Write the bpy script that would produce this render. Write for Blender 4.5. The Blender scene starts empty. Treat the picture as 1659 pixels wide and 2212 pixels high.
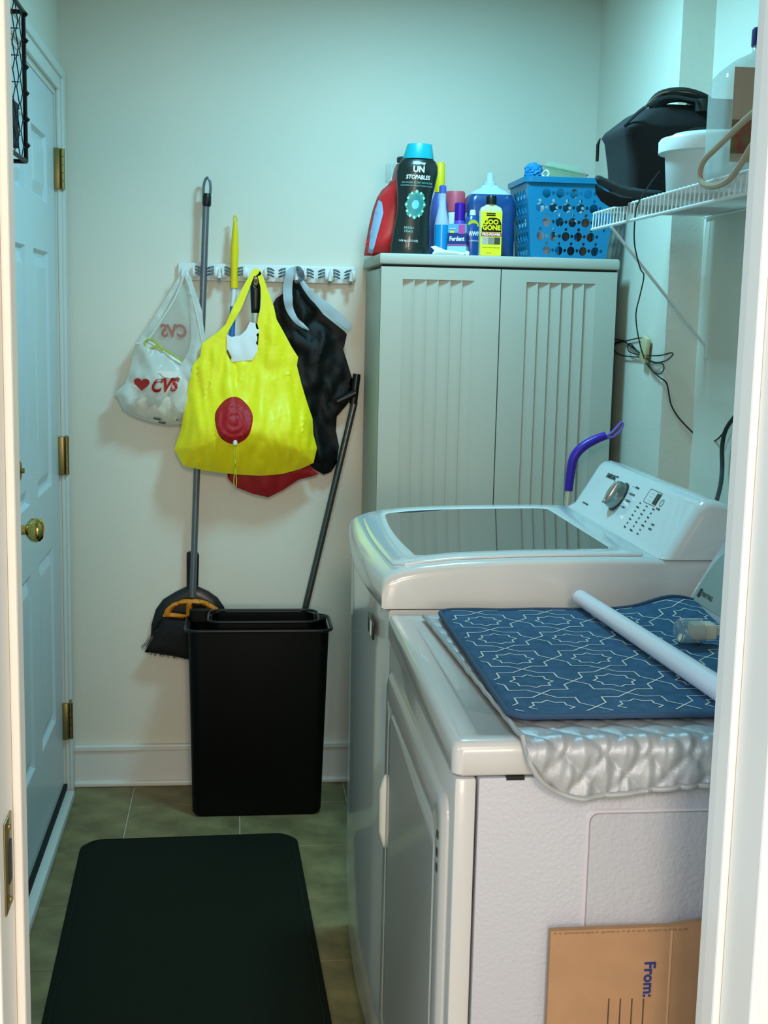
import bpy, bmesh, math, random
from mathutils import Vector, Matrix, noise
from mathutils.geometry import delaunay_2d_cdt
from mathutils.bvhtree import BVHTree
random.seed(7)
SC = bpy.context.scene
COL = SC.collection
PI = math.pi
# ------------------------------------------------------------------ camera
F, YAW, PITCH, ROLL = 2779., .1169, .15054, .02226
CP = Vector((0, 0, 1.459))
cy, sy, cp, sp = math.cos(YAW), math.sin(YAW), math.cos(PITCH), math.sin(PITCH)
FW = Vector((sy*cp, cy*cp, -sp)); RT = Vector((cy, -sy, 0)); UP = RT.cross(FW)
cr, sr = math.cos(ROLL), math.sin(ROLL)
RT, UP = cr*RT+sr*UP, -sr*RT+cr*UP
cd = bpy.data.cameras.new('camera'); cam = bpy.data.objects.new('camera', cd); COL.objects.link(cam)
cd.sensor_fit = 'HORIZONTAL'; cd.sensor_width = 36; cd.lens = 36*F/1659
M = Matrix((RT, UP, -FW)).transposed().to_4x4(); M.translation = CP
cam.matrix_world = M; cd.clip_start = .05
SC.camera = cam
def U(px, py, ax, val):
    """point of the scene seen at a pixel of the 1659x2212 frame, on the plane axis=val"""
    d = FW + RT*(px-829.5)/F - UP*(py-1106)/F
    return CP + d*((val-CP[ax])/d[ax])
# ------------------------------------------------------------------ world, lamps, exposure
w = bpy.data.worlds.new('world'); SC.world = w; w.use_nodes = True
w.node_tree.nodes['Background'].inputs[0].default_value = (1.0, .93, .84, 1)
w.node_tree.nodes['Background'].inputs[1].default_value = .50
def area(name, loc, to, size, power, col, sy_=None):
    l = bpy.data.lights.new(name, 'AREA'); l.energy = power; l.color = col; l.size = size
    if sy_: l.shape = 'RECTANGLE'; l.size_y = sy_
    o = bpy.data.objects.new(name, l); COL.objects.link(o); o.location = loc
    o.rotation_euler = (Vector(to)-Vector(loc)).to_track_quat('-Z', 'Y').to_euler()
    return o
area('ceiling_lamp_light', (.48, 3.0, 2.38), (.48, 3.1, 0), .22, 17.5, (.33, .90, 1.14))
area('hall_far_fill', (.30, -5.0, 1.4), (.1, 2.8, .8), 1.2, 85, (1.0, .84, .66))  # added warm fill to lift the lower room, no known lamp there
area('hall_ceiling_light', (.12, -1.4, 2.42), (.1, 2.8, .2), .5, 40, (1.0, .86, .70))
area('hall_left_fill', (-.75, -1.5, 2.2), (.3, 2.0, .5), .6, 20, (1.0, .90, .78))  # extra fill, added to brighten the washer and dryer fronts
area('hall_side_lamp_light', (1.35, .25, 1.5), (-.22, 1.3, 1.2), .5, 5.5, (1.0, .86, .72))
area('hall_window_light', (-1.35, .35, 1.5), (.55, 1.5, 1.1), .8, 20, (.48, .76, 1.0))
SC.view_settings.view_transform = 'Standard'; SC.view_settings.look = 'None'
SC.view_settings.gamma = 1; SC.view_settings.use_curve_mapping = False
SC.view_settings.exposure = .02

# ------------------------------------------------------------------ materials
def lin(h):
    if isinstance(h, str):
        v = [int(h[i:i+2], 16)/255 for i in (0, 2, 4)]
        return tuple(x/12.92 if x <= .04045 else ((x+.055)/1.055)**2.4 for x in v)
    return h
MATS = {}
def mat(name, col, rough=.5, metal=0, bump=0, bscale=200, var=0, vscale=8, col2=None, alpha=1, trans=0, ior=1.45, coat=0, transl=0, spec=.5):
    if name in MATS: return MATS[name]
    m = bpy.data.materials.new(name); m.use_nodes = True; nt = m.node_tree; N = nt.nodes; Lk = nt.links
    b = N['Principled BSDF']; c = lin(col)
    b.inputs['Base Color'].default_value = (*c, 1); b.inputs['Roughness'].default_value = rough
    b.inputs['Metallic'].default_value = metal; b.inputs['IOR'].default_value = ior
    b.inputs['Alpha'].default_value = alpha; b.inputs['Transmission Weight'].default_value = trans
    b.inputs['Coat Weight'].default_value = coat; b.inputs['Specular IOR Level'].default_value = spec
    tc = N.new('ShaderNodeTexCoord')
    if var or col2:
        n = N.new('ShaderNodeTexNoise'); n.inputs['Scale'].default_value = vscale; n.inputs['Detail'].default_value = 6
        Lk.new(tc.outputs['Object'], n.inputs['Vector'])
        r = N.new('ShaderNodeValToRGB'); r.color_ramp.elements[0].position = .35; r.color_ramp.elements[1].position = .65
        c2 = lin(col2) if col2 else tuple(x*(1-var) for x in c)
        r.color_ramp.elements[0].color = (*c2, 1); r.color_ramp.elements[1].color = (*c, 1)
        Lk.new(n.outputs['Fac'], r.inputs['Fac']); Lk.new(r.outputs['Color'], b.inputs['Base Color'])
    if bump:
        n = N.new('ShaderNodeTexNoise'); n.inputs['Scale'].default_value = bscale; n.inputs['Detail'].default_value = 3
        Lk.new(tc.outputs['Object'], n.inputs['Vector'])
        bp = N.new('ShaderNodeBump'); bp.inputs['Strength'].default_value = bump; bp.inputs['Distance'].default_value = .002
        Lk.new(n.outputs['Fac'], bp.inputs['Height']); Lk.new(bp.outputs['Normal'], b.inputs['Normal'])
    if transl:
        t = N.new('ShaderNodeBsdfTranslucent'); t.inputs['Color'].default_value = (*c, 1)
        mx = N.new('ShaderNodeMixShader'); mx.inputs[0].default_value = transl
        Lk.new(b.outputs[0], mx.inputs[1]); Lk.new(t.outputs[0], mx.inputs[2])
        out = mx
        if alpha < 1:
            tr = N.new('ShaderNodeBsdfTransparent'); m2 = N.new('ShaderNodeMixShader'); m2.inputs[0].default_value = alpha
            b.inputs['Alpha'].default_value = 1
            Lk.new(tr.outputs[0], m2.inputs[1]); Lk.new(mx.outputs[0], m2.inputs[2]); out = m2
        Lk.new(out.outputs[0], N['Material Output'].inputs['Surface'])
    MATS[name] = m
    return m
wallm = mat('wall_paint', 'e0dacb', .6, bump=.25, bscale=160)
ceilm = mat('ceiling_paint', 'e6e6e2', .8)
trimm = mat('white_trim_paint', 'dcdcd6', .35)
doorm = mat('white_door_paint', 'cfd8da', .35, bump=.1, bscale=60)
jambm = mat('white_jamb_paint', 'ece9e4', .35)
brass = mat('brass', '9c8a5a', .38, 1)
chrome = mat('chrome', 'd8d8d8', .12, 1)
tilem = mat('stone_tile', '94855a', .55, bump=.3, bscale=40, col2='6f6240', vscale=9)
groutm = mat('grout', 'c4bea4', .9)
matm = mat('dark_rubber_mat', '141b10', .9, bump=.6, bscale=700, spec=.2)
blackp = mat('black_plastic', '060a0a', .38, bump=.1, bscale=300)
binm = mat('bin_black_plastic', '030505', .5, bump=.2, bscale=400, spec=.22)
whiteg = mat('white_enamel', 'd9dada', .16, coat=.4)
dryerm = mat('dryer_enamel', 'bcbcbb', .22, coat=.25)
sidem = mat('textured_enamel', 'afafb6', .4, bump=.6, bscale=170)
cabm = mat('grey_resin', 'b3b3a6', .5, bump=.15, bscale=350)
cabd = mat('dark_gap', '1c1f1e', .9)
glassm = mat('dark_tinted_glass', '27302e', .06, spec=.8, coat=.6)
greyp = mat('grey_metal_paint', '70757a', .35, .5)
dgreyp = mat('dark_grey_plastic', '2a2d30', .5)
whitep = mat('white_plastic', 'e4e6e4', .35)
rubw = mat('grey_rubber', '6c7274', .6)
orange = mat('orange_plastic', 'd98218', .45)
bristle = mat('black_bristles', '0c0b0a', .8)
yel = mat('yellow_plastic', 'f2d200', .4)
clearp = mat('clear_plastic', 'f2f7f7', .08, trans=.95, ior=1.3)
wirem = mat('white_vinyl_wire', 'e6e8e6', .35)
blackf = mat('black_fabric', '16191b', .85, bump=.5, bscale=500)
inkd = mat('dark_ink', '2a2c2c', .6)
whiteink = mat('white_ink', 'e8ece8', .6)

# ------------------------------------------------------------------ object helpers
def tag(o, label=None, cat=None, group=None, kind=None):
    if label: o['label'] = label
    if cat: o['category'] = cat
    if group: o['group'] = group
    if kind: o['kind'] = kind
    return o
def thing(name, label, cat, loc=(0, 0, 0), group=None):
    o = bpy.data.objects.new(name, None); COL.objects.link(o); o.location = loc; o.empty_display_size = .05
    return tag(o, label, cat, group)
def wloc(p):
    v = Vector((0, 0, 0))
    while p: v += p.location; p = p.parent
    return v
class MB:
    def __init__(s): s.bm = bmesh.new()
    def face(s, vs):
        try: return s.bm.faces.new(vs)
        except ValueError: return None
    def box(s, x0, x1, y0, y1, z0, z1, bev=0, seg=2):
        b = bmesh.new(); bmesh.ops.create_cube(b, size=1)
        for v in b.verts: v.co = Vector(((x0+x1)/2+v.co.x*(x1-x0), (y0+y1)/2+v.co.y*(y1-y0), (z0+z1)/2+v.co.z*(z1-z0)))
        if bev: bmesh.ops.bevel(b, geom=b.edges[:], offset=bev, segments=seg, profile=.5, affect='EDGES')
        return s.add(b)
    def add(s, b):
        mp = {}
        for v in b.verts: mp[v] = s.bm.verts.new(v.co)
        for f in b.faces: s.face([mp[v] for v in f.verts])
        b.free(); return s
    def loft(s, rings, cap=True, closed=False, cyc=True):
        R = [[s.bm.verts.new(p) for p in r] for r in rings]; n = len(R[0])
        for i in range(len(R)-(0 if closed else 1)):
            a, b = R[i], R[(i+1) % len(R)]
            for j in range(n if cyc else n-1): s.face([a[j], a[(j+1) % n], b[(j+1) % n], b[j]])
        if cap and not closed and cyc: s.face(R[0][::-1]); s.face(R[-1])
        return s
    def tube(s, pts, r, n=10, closed=False, cap=True, flat=1.0, up=None):
        pts = [Vector(p) for p in pts]; m = len(pts); rings = []; prev = None
        for i, p in enumerate(pts):
            if closed: t = pts[(i+1) % m]-pts[i-1]
            else: t = pts[min(i+1, m-1)]-pts[max(i-1, 0)]
            if t.length < 1e-9: t = Vector((0, 0, 1))
            t.normalize()
            if prev is None:
                a = Vector(up) if up else (Vector((0, 0, 1)) if abs(t.z) < .9 else Vector((1, 0, 0)))
            else: a = prev
            a = (a-t*a.dot(t)).normalized(); prev = a; b = t.cross(a)
            rr = r[i] if isinstance(r, (list, tuple)) else r
            rings.append([p+a*math.cos(2*PI*k/n)*rr*flat+b*math.sin(2*PI*k/n)*rr for k in range(n)])
        return s.loft(rings, cap, closed)
    def lathe(s, prof, c, n=24, sx=1, sy=1, ax='z', cap=True, lean=(0, 0)):
        rings = []; c = Vector(c)
        for r, h in prof:
            ring = []
            for k in range(n):
                a = 2*PI*k/n; u, v = r*math.cos(a)*sx, r*math.sin(a)*sy
                if ax == 'z': p = Vector((u+lean[0]*h, v+lean[1]*h, h))
                elif ax == 'x': p = Vector((h, u, v))
                else: p = Vector((u, h, v))
                ring.append(c+p)
            rings.append(ring)
        return s.loft(rings, cap)
    def prism(s, poly, ax, a0, a1, bev=0):
        """polygon in the two other axes, extruded along ax"""
        b = bmesh.new()
        def P(u, v, a): return Vector((a, u, v)) if ax == 0 else (Vector((u, a, v)) if ax == 1 else Vector((u, v, a)))
        A = [b.verts.new(P(u, v, a0)) for u, v in poly]; B = [b.verts.new(P(u, v, a1)) for u, v in poly]; n = len(A)
        b.faces.new(A); b.faces.new(B[::-1])
        for i in range(n): b.faces.new([A[i], B[i], B[(i+1) % n], A[(i+1) % n]])
        bmesh.ops.recalc_face_normals(b, faces=b.faces)
        if bev:
            es = [e for e in b.edges if len(e.link_faces) == 2 and e.calc_face_angle() > .5]
            bmesh.ops.bevel(b, geom=es, offset=bev, segments=2, profile=.5, affect='EDGES')
        return s.add(b)
    def grid(s, fn, nu, nv, thick=0):
        V = [[s.bm.verts.new(fn(i/nu, j/nv)) for j in range(nv+1)] for i in range(nu+1)]
        for i in range(nu):
            for j in range(nv): s.face([V[i][j], V[i+1][j], V[i+1][j+1], V[i][j+1]])
        if thick:
            g = s.bm.faces[:]; bmesh.ops.recalc_face_normals(s.bm, faces=g)
            bmesh.ops.solidify(s.bm, geom=g, thickness=thick)
        return s
    def xf(s, mtx):
        bmesh.ops.transform(s.bm, matrix=mtx, verts=s.bm.verts[:]); return s
    def build(s, name, m, parent=None, label=None, cat=None, group=None, kind=None, smooth=True, ang=35):
        bmesh.ops.remove_doubles(s.bm, verts=s.bm.verts[:], dist=1e-6)
        bmesh.ops.recalc_face_normals(s.bm, faces=s.bm.faces[:])
        if parent: off = wloc(parent)
        elif kind == 'structure': off = Vector((0, 0, 0))
        else:
            xs = [v.co for v in s.bm.verts]
            off = Vector(((min(p.x for p in xs)+max(p.x for p in xs))/2, (min(p.y for p in xs)+max(p.y for p in xs))/2, min(p.z for p in xs)))
        me = bpy.data.meshes.new(name)
        for v in s.bm.verts: v.co -= off
        s.bm.to_mesh(me); s.bm.free()
        me.materials.append(m)
        if smooth:
            for p in me.polygons: p.use_smooth = True
            me.set_sharp_from_angle(angle=math.radians(ang))
        o = bpy.data.objects.new(name, me); COL.objects.link(o)
        if parent: o.parent = parent
        else: o.location = off
        return tag(o, label, cat, group, kind)
def rring(cx, cy_, hx, hy, r, z, n=4):
    pts = []
    for qx, qy, a0 in ((1, 1, 0), (-1, 1, 90), (-1, -1, 180), (1, -1, 270)):
        for k in range(n+1):
            a = math.radians(a0+90*k/n)
            pts.append(Vector((cx+qx*(hx-r)+r*math.cos(a), cy_+qy*(hy-r)+r*math.sin(a), z)))
    return pts
def rrect2(u0, u1, v0, v1, r, n=4):
    pts = []
    for u, v, a0 in ((u1-r, v1-r, 0), (u0+r, v1-r, 90), (u0+r, v0+r, 180), (u1-r, v0+r, 270)):
        for k in range(n+1):
            a = math.radians(a0+90*k/n); pts.append((u+r*math.cos(a), v+r*math.sin(a)))
    return pts
def smoothpts(pts, n=6, closed=False):
    pts = [Vector(p) for p in pts]; out = []; m = len(pts)
    for i in range(m if closed else m-1):
        if closed: p0, p1, p2, p3 = pts[i-1], pts[i], pts[(i+1) % m], pts[(i+2) % m]
        else: p0, p1, p2, p3 = pts[max(i-1, 0)], pts[i], pts[i+1], pts[min(i+2, m-1)]
        for k in range(n):
            t = k/n
            out.append(.5*((2*p1)+(p2-p0)*t+(2*p0-5*p1+4*p2-p3)*t*t+(3*p1-p0-3*p2+p3)*t**3))
    if not closed: out.append(pts[-1])
    return out
def text(s, size, m, parent, org, xd=(1, 0, 0), yd=(0, 0, 1), squash=1, name='lettering', conform=None, shear=0, depth=.0004, bold=0):
    cu = bpy.data.curves.new('t', 'FONT'); cu.body = s; cu.size = size; cu.align_x = 'CENTER'; cu.align_y = 'CENTER'
    cu.resolution_u = 3; cu.shear = shear; cu.offset = bold; cu.extrude = depth/2
    o = bpy.data.objects.new('t', cu); COL.objects.link(o)
    bpy.context.view_layer.update()
    me = bpy.data.meshes.new_from_object(o.evaluated_get(bpy.context.evaluated_depsgraph_get()))
    bpy.data.objects.remove(o); bpy.data.curves.remove(cu)
    xd, yd = Vector(xd).normalized(), Vector(yd).normalized(); zd = xd.cross(yd); org = Vector(org)
    off = wloc(parent) if parent else Vector((0, 0, 0))
    for v in me.vertices:
        p = org+xd*v.co.x*squash+yd*v.co.y+zd*v.co.z
        if conform: p = conform(p, v.co.z)
        v.co = p-off
    me.materials.clear(); me.materials.append(m); me.name = name
    b = bpy.data.objects.new(name, me); COL.objects.link(b); b.parent = parent
    return b
def inside(x, z, poly):
    c = False; n = len(poly)
    for i in range(n):
        x0, z0 = poly[i]; x1, z1 = poly[i-1]
        if (z0 > z) != (z1 > z) and x < (x1-x0)*(z-z0)/(z1-z0)+x0: c = not c
    return c
def densify(poly, step):
    out = []; n = len(poly)
    for i in range(n):
        a, b = Vector(poly[i]), Vector(poly[(i+1) % n]); k = max(1, round((b-a).length/step))
        for j in range(k): out.append(tuple(a.lerp(b, j/k)))
    return out
def cdt(poly, holes, step):
    loops = [densify(poly, step)]+[densify(h, step) for h in holes]
    pts = []; edges = []
    for lp in loops:
        b = len(pts); pts += [Vector(p) for p in lp]; edges += [(b+i, b+(i+1) % len(lp)) for i in range(len(lp))]
    nb = len(pts); bd = list(pts)
    xs = [p[0] for p in poly]; zs = [p[1] for p in poly]
    segs = [(bd[a], bd[b]) for a, b in edges]
    def dist(p):
        best = 9
        for a, b in segs:
            if abs(a.x-p.x) > best+step and abs(b.x-p.x) > best+step: continue
            ab = b-a; t = max(0, min(1, (p-a).dot(ab)/max(1e-12, ab.length_squared))); d = (a+ab*t-p).length
            if d < best: best = d
        return best
    D = [0.]*nb; row = 0; z = min(zs)+step*.5
    while z < max(zs):
        x = min(xs)+step*(.5 if row % 2 else 0)
        while x < max(xs):
            if inside(x, z, poly) and not any(inside(x, z, h) for h in holes):
                p = Vector((x, z)); d = dist(p)
                if d > step*.45: pts.append(p); D.append(d)
            x += step
        z += step*.87; row += 1
    r = delaunay_2d_cdt(pts, edges, [], 0, 1e-7)
    V = r[0]; T = []
    src = r[3]
    DD = [D[s_[0]] if s_ else 0 for s_ in src]
    for f in r[2]:
        c = sum((V[i] for i in f), Vector((0, 0)))/len(f)
        if inside(c.x, c.y, poly) and not any(inside(c.x, c.y, h) for h in holes): T.append(f)
    return V, T, DD
def pillow(name, poly, y0, thick, m, parent=None, holes=(), step=.012, back=.02, fall=.04, wr=.004, ws=14, seed=0, fn=None, wz=.45, **kw):
    """soft sack: outline in the x,z plane at y0, swelling forward by thick and backward by back"""
    V, T, D = cdt(poly, list(holes), step)
    mb = MB(); Fv = []; Bv = []; fl = []
    for p, d in zip(V, D):
        k = 1-math.exp(-d/fall)
        q = Vector((p.x*ws, p.y*ws*wz, seed*7.3))
        nz = (abs(noise.noise(q))*2-.6)+.6*(abs(noise.noise(q*2.7))*2-.5)
        th = thick*k*(fn(p.x, p.y) if fn else 1)+wr*nz*min(1, d/.02)*2
        y = y0-max(th, 0)
        fl.append(y)
        a = mb.bm.verts.new((p.x, y, p.y)); Fv.append(a)
        Bv.append(a if d == 0 else mb.bm.verts.new((p.x, y0+back*k, p.y)))
    for f in T:
        mb.face([Fv[i] for i in f]); mb.face([Bv[i] for i in f][::-1])
    tree = BVHTree.FromPolygons([Vector((p.x, y, p.y)) for p, y in zip(V, fl)], [list(f) for f in T])
    def conform(p, dz):
        h = tree.ray_cast(Vector((p.x, y0-2, p.z)), Vector((0, 1, 0)))
        return Vector((p.x, (h[0].y if h[0] else y0)-.0015-dz, p.z))
    o = mb.build(name, m, parent, ang=60, **kw)
    return o, conform
def O2(pts, y): return [(lambda q: (q.x, q.z))(U(px, py, 1, y)) for px, py in pts]

# ------------------------------------------------------------------ structure: floor, walls, ceiling
XL, YB, XR, XR2, YC, YF0, YF1, ZC = -.502, 3.90, 1.076, 1.160, 3.17, 1.21, 1.345, 2.44
def S(name, mb, m): return mb.build(name, m, kind='structure', smooth=False)
fl = S('floor', MB().box(-1.9, 2.0, -1.6, YB+.1, -.06, -.002), groutm)
T = .3245; g = .0016
cells = []
for i in range(-2, 5):
    for j in range(-7, 3):
        x0 = .019+i*T; y0 = 3.397+j*T
        x1, y1 = x0+T, y0+T
        x0, x1, y0, y1 = max(x0, XL-.02), min(x1, XR2), max(y0, YF0), min(y1, YB)
        if x1-x0 > .03 and y1-y0 > .03: cells.append((x0, x1, y0, y1))
tm = {}
for x0, x1, y0, y1 in cells:
    k = (round(x1-x0, 3), round(y1-y0, 3))
    dz = random.uniform(0, .0004)
    if k not in tm:
        o = MB().box(x0+g, x1-g, y0+g, y1-g, -.006, .0, .0012, 1).build('tile', tilem, fl, smooth=False)
        c = Vector((x0, y0, 0))
        for v in o.data.vertices: v.co -= c
        o.location = c+Vector((0, 0, dz)); tm[k] = o.data
    else:
        o = bpy.data.objects.new('tile', tm[k]); COL.objects.link(o); o.parent = fl; o.location = (x0, y0, dz)
S('wall_back', MB().box(XL-.12, XR+.1, YB, YB+.12, 0, ZC), wallm)
DY0, DY1, DZ = 2.885, 3.800, 2.062        # door opening in the left wall
S('wall_left', MB().box(XL-.12, XL, YF0, DY0, 0, ZC).box(XL-.12, XL, DY1, YB, 0, ZC).box(XL-.12, XL, DY0, DY1, DZ, ZC), wallm)
S('wall_right', MB().box(XR, XR2+.12, YC, YB+.12, 0, ZC).box(XR2, XR2+.12, YF0, YC, 0, ZC), wallm)
JL, JR, JZ = -.222, .538, 2.06
S('wall_front', MB().box(-1.9, JL-.018, YF0, YF1, 0, ZC).box(JR+.018, 2.0, YF0, YF1, 0, ZC).box(JL-.018, JR+.018, YF0, YF1, JZ+.018, ZC), wallm)
S('ceiling', MB().box(-1.9, 2.0, YF0-.02, YB+.12, ZC, ZC+.05), ceilm)
# door frame of the near doorway: jamb boards, stops, casings on both faces
jl = MB().box(JL-.018, JL, YF0-.012, YF1+.004, 0, JZ, .003); jl.box(JL, JL+.009, YF0+.065, YF0+.1, 0, JZ-.01, .003)
jl = S('trim_1', jl, jambm)
jr = MB().box(JR, JR+.018, YF0-.012, YF1+.004, 0, JZ, .003); jr.box(JR-.009, JR, YF0+.065, YF0+.1, 0, JZ-.01, .003)
S('trim_2', jr, jambm)
S('trim_3', MB().box(JL-.018, JR+.018, YF0-.012, YF1+.004, JZ, JZ+.018, .002), jambm)
def casing(mb, x0, x1, y, d, z1):
    mb.box(x0, x1, min(y, y+d), max(y, y+d), 0, z1, .004)
cs = MB(); casing(cs, JL-.08, JL-.007, YF0, -.016, JZ+.08); casing(cs, JR+.007, JR+.08, YF0, -.016, JZ+.08)
cs.box(JL-.08, JR+.08, YF0-.016, YF0, JZ+.007, JZ+.08, .004); S('trim_4', cs, jambm)
cs = MB(); cs.box(JL-.078, JL-.006, YF1, YF1+.014, 0, JZ+.07, .004); cs.box(JR+.006, JR+.078, YF1, YF1+.014, 0, JZ+.07, .004); S('trim_5', cs, jambm)
# strike plate on the left jamb
sp_ = MB().box(JL, JL+.0018, 1.222, 1.262, .868, .963, .001)
st = sp_.build('strike_plate', brass, jl)
MB().box(JL+.0016, JL+.003, 1.236, 1.252, .895, .938, .001).build('latch_hole', dgreyp, st)
for z in (.877, .953): MB().lathe([(.0045, 0), (.0035, .0016)], (JL+.0018, 1.243, z), 10, ax='x').build('screw', brass, st)
# baseboards
def baseboard(name, x0, x1, y0, y1, ax, sgn):
    mb = MB()
    def b(d, z0, z1, bev):
        if ax == 1: mb.box(x0, x1, min(y0, y0+sgn*d), max(y0, y0+sgn*d), z0, z1, bev)
        else: mb.box(min(x0, x0+sgn*d), max(x0, x0+sgn*d), y0, y1, z0, z1, bev)
    b(.012, 0, .118, .001); b(.017, .112, .133, .005); b(.022, 0, .018, .006)
    return S(name, mb, trimm)
baseboard('baseboard_back', XL+.012, XR, YB, YB, 1, -1)
baseboard('baseboard_left', XL, XL, YF1, DY0-.075, 0, 1)
baseboard('baseboard_right', XR2, XR2, YF1, YC, 0, -1)
# ------------------------------------------------------------------ door in the left wall
dr = MB()
XF = XL-.006
stiles = [(3.65, 3.392), (3.262, 3.004)]
rows = [(.287, .800), (.974, 1.612), (1.742, 1.918)]
ys = sorted({DY0+.004, DY1-.004, 3.65, 3.392, 3.262, 3.004}); zs = sorted({.045, DZ-.01, .287, .8, .974, 1.612, 1.742, 1.918})
for a, b in zip(ys, ys[1:]):
    for c, d in zip(zs, zs[1:]):
        hole = any(abs(a-s1) < .001 and abs(b-s0) < .001 for s0, s1 in stiles) and any(abs(c-r0) < .001 for r0, r1 in rows)
        if not hole: dr.box(XF-.04, XF, a, b, c, d)
door = dr.build('door_1', doorm, kind='structure', smooth=False)
for s0, s1 in stiles:
    for r0, r1 in rows:
        p = MB(); f = XF
        def R4(i, x): return [Vector((x, s1+i, r0+i)), Vector((x, s0-i, r0+i)), Vector((x, s0-i, r1-i)), Vector((x, s1+i, r1-i))]
        p.loft([R4(0, f-.03), R4(0, f), R4(.007, f-.011), R4(.016, f-.012), R4(.040, f-.003), R4(.044, f-.002)])
        p.build('door_panel', doorm, door, smooth=False)
for z in (1.85, 1.04, .241):
    h = MB().box(XL-.006, XL+.010, DY1-.012, DY1-.002, z-.056, z+.056, .001).build('hinge', brass, door)
    MB().box(XL+.0, XL+.0175, DY1+.004, DY1+.034, z-.056, z+.056, .001).build('hinge_leaf', brass, h)
    for q in range(5):
        MB().lathe([(.0065, -.0105), (.0065, .0105)], (XL+.017, DY1+.001, z-.045+q*.0225), 12).build('hinge_knuckle', brass, h)
kb = MB().lathe([(.032, 0), (.032, .006), (.026, .010), (.012, .014), (.011, .038), (.018, .042), (.026, .050), (.0285, .060), (.0265, .070), (.019, .077), (.006, .080)], (XF, 2.945, .964), 28, ax='x').build('door_knob', mat('polished_brass', 'd6b56a', .08, 1), door)
MB().lathe([(.028, 0), (.027, .007), (.02, .012), (.006, .014), (.006, .02)], (XF, 3.06, 1.085), 24, ax='x').build('deadbolt', brass, door)
MB().box(XL-.03, XL+.004, DY0, DY1, .03, .044).build('sweep_gap', cabd, door)
MB().box(XL-.06, XL+.028, DY0, DY1-.012, 0, .028, .006).build('threshold', trimm, door)
# casing around this door
cs = MB()
def cas(y0, y1, z0, z1):
    cs.box(XL, XL+.010, y0, y1, z0, z1, .003)
cas(DY1+.002, YB-.004, 0, DZ+.005); cas(DY0-.072, DY0-.002, 0, DZ+.005); cas(DY0-.072, YB-.004, DZ+.004, DZ+.072)
cs.box(XL+.008, XL+.017, DY1+.035, YB-.012, .0, DZ+.041, .003); cs.box(XL+.008, XL+.0175, DY0-.066, YB-.012, DZ+.04, DZ+.066, .003); cs.box(XL+.008, XL+.017, DY0-.066, DY0-.04, 0, DZ+.041, .003)
cs.box(XL-.05, XL-.002, DY0-.001, DY0+.004, 0, DZ); cs.box(XL-.05, XL-.002, DY0, DY1, DZ-.01, DZ)
S('trim_6', cs, trimm)
# ------------------------------------------------------------------ floor mat
mt = thing('floor_mat', 'dark cushioned floor mat with rounded corners lying on the tiles', 'mat', (-.1, 2.86, 0))
mm = MB(); c0 = [Vector((p.x, p.y, 0)) for p in rring(0, 0, .29, .62, .06, 0, 6)]
rot = Matrix.Rotation(math.radians(1.6), 3, 'Z')
def mring(s, z):
    out = []
    for p in rring(0, 0, .297-s, .62-s, max(.06-s, .01), 0, 6):
        q = rot @ Vector((p.x, p.y, 0)); out.append(Vector((q.x-.102, q.y+2.845, z)))
    return out
mm.loft([mring(.0, .0008), mring(0, .006), mring(.012, .013), mring(.03, .014)]).build('mat_body', matm, mt)
seam = MB().tube([p+Vector((0, 0, .0005)) for p in mring(.016, .0135)], .0012, 5, closed=True).build('stitched_edge', mat('mat_stitch', '0f140e', .9), mt)
# ------------------------------------------------------------------ trash bins
def bin_(name, label, x0, x1, y0, y1, zt, tb, tz0, rim):
    t = thing(name, label, 'trash can', ((x0+x1)/2, (y0+y1)/2, tz0))
    cx, cy2 = (x0+x1)/2, (y0+y1)/2; hx, hy = (x1-x0)/2, (y1-y0)/2
    mb = MB()
    mb.loft([rring(cx-.002, cy2, hx-tb-.01, hy-.012, .02, tz0+.001), rring(cx-.002, cy2, hx-tb, hy-.008, .025, tz0+.012), rring(cx, cy2, hx-.008, hy-.004, .03, zt-.01),
             rring(cx, cy2, hx-.011, hy-.007, .03, zt-.01), rring(cx-.002, cy2, hx-tb-.004, hy-.012, .022, tz0+.016)], cap=True)
    mb.build('bin_body', binm, t)
    r = MB(); o_ = rring(cx, cy2, hx, hy, .036, zt-.006, 6)
    r.tube(o_, rim, 8, closed=True).build('rim', mat('bin_rim_plastic', '151a1c', .3), t)
    return t, cx, cy2
b1, cx, cy2 = bin_('trash_bin', 'tall black rectangular trash bin, outer one, standing on the floor', -.139, .282, 3.612, 3.815, .565, .022, 0, .005)
h = MB().loft([rring(cx-.19+.016, 3.78, .03, .018, .012, z) for z in (.552, .585)]).build('handle_tab', binm, b1)
b2, cx, cy2 = bin_('bin_liner_tub', 'smaller black plastic tub nested inside the tall trash bin', -.076, .246, 3.645, 3.80, .584, .01, .12, .0045)
MB().box(.244, .270, 3.70, 3.735, .566, .578, .004).build('side_lug', binm, b2)
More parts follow.
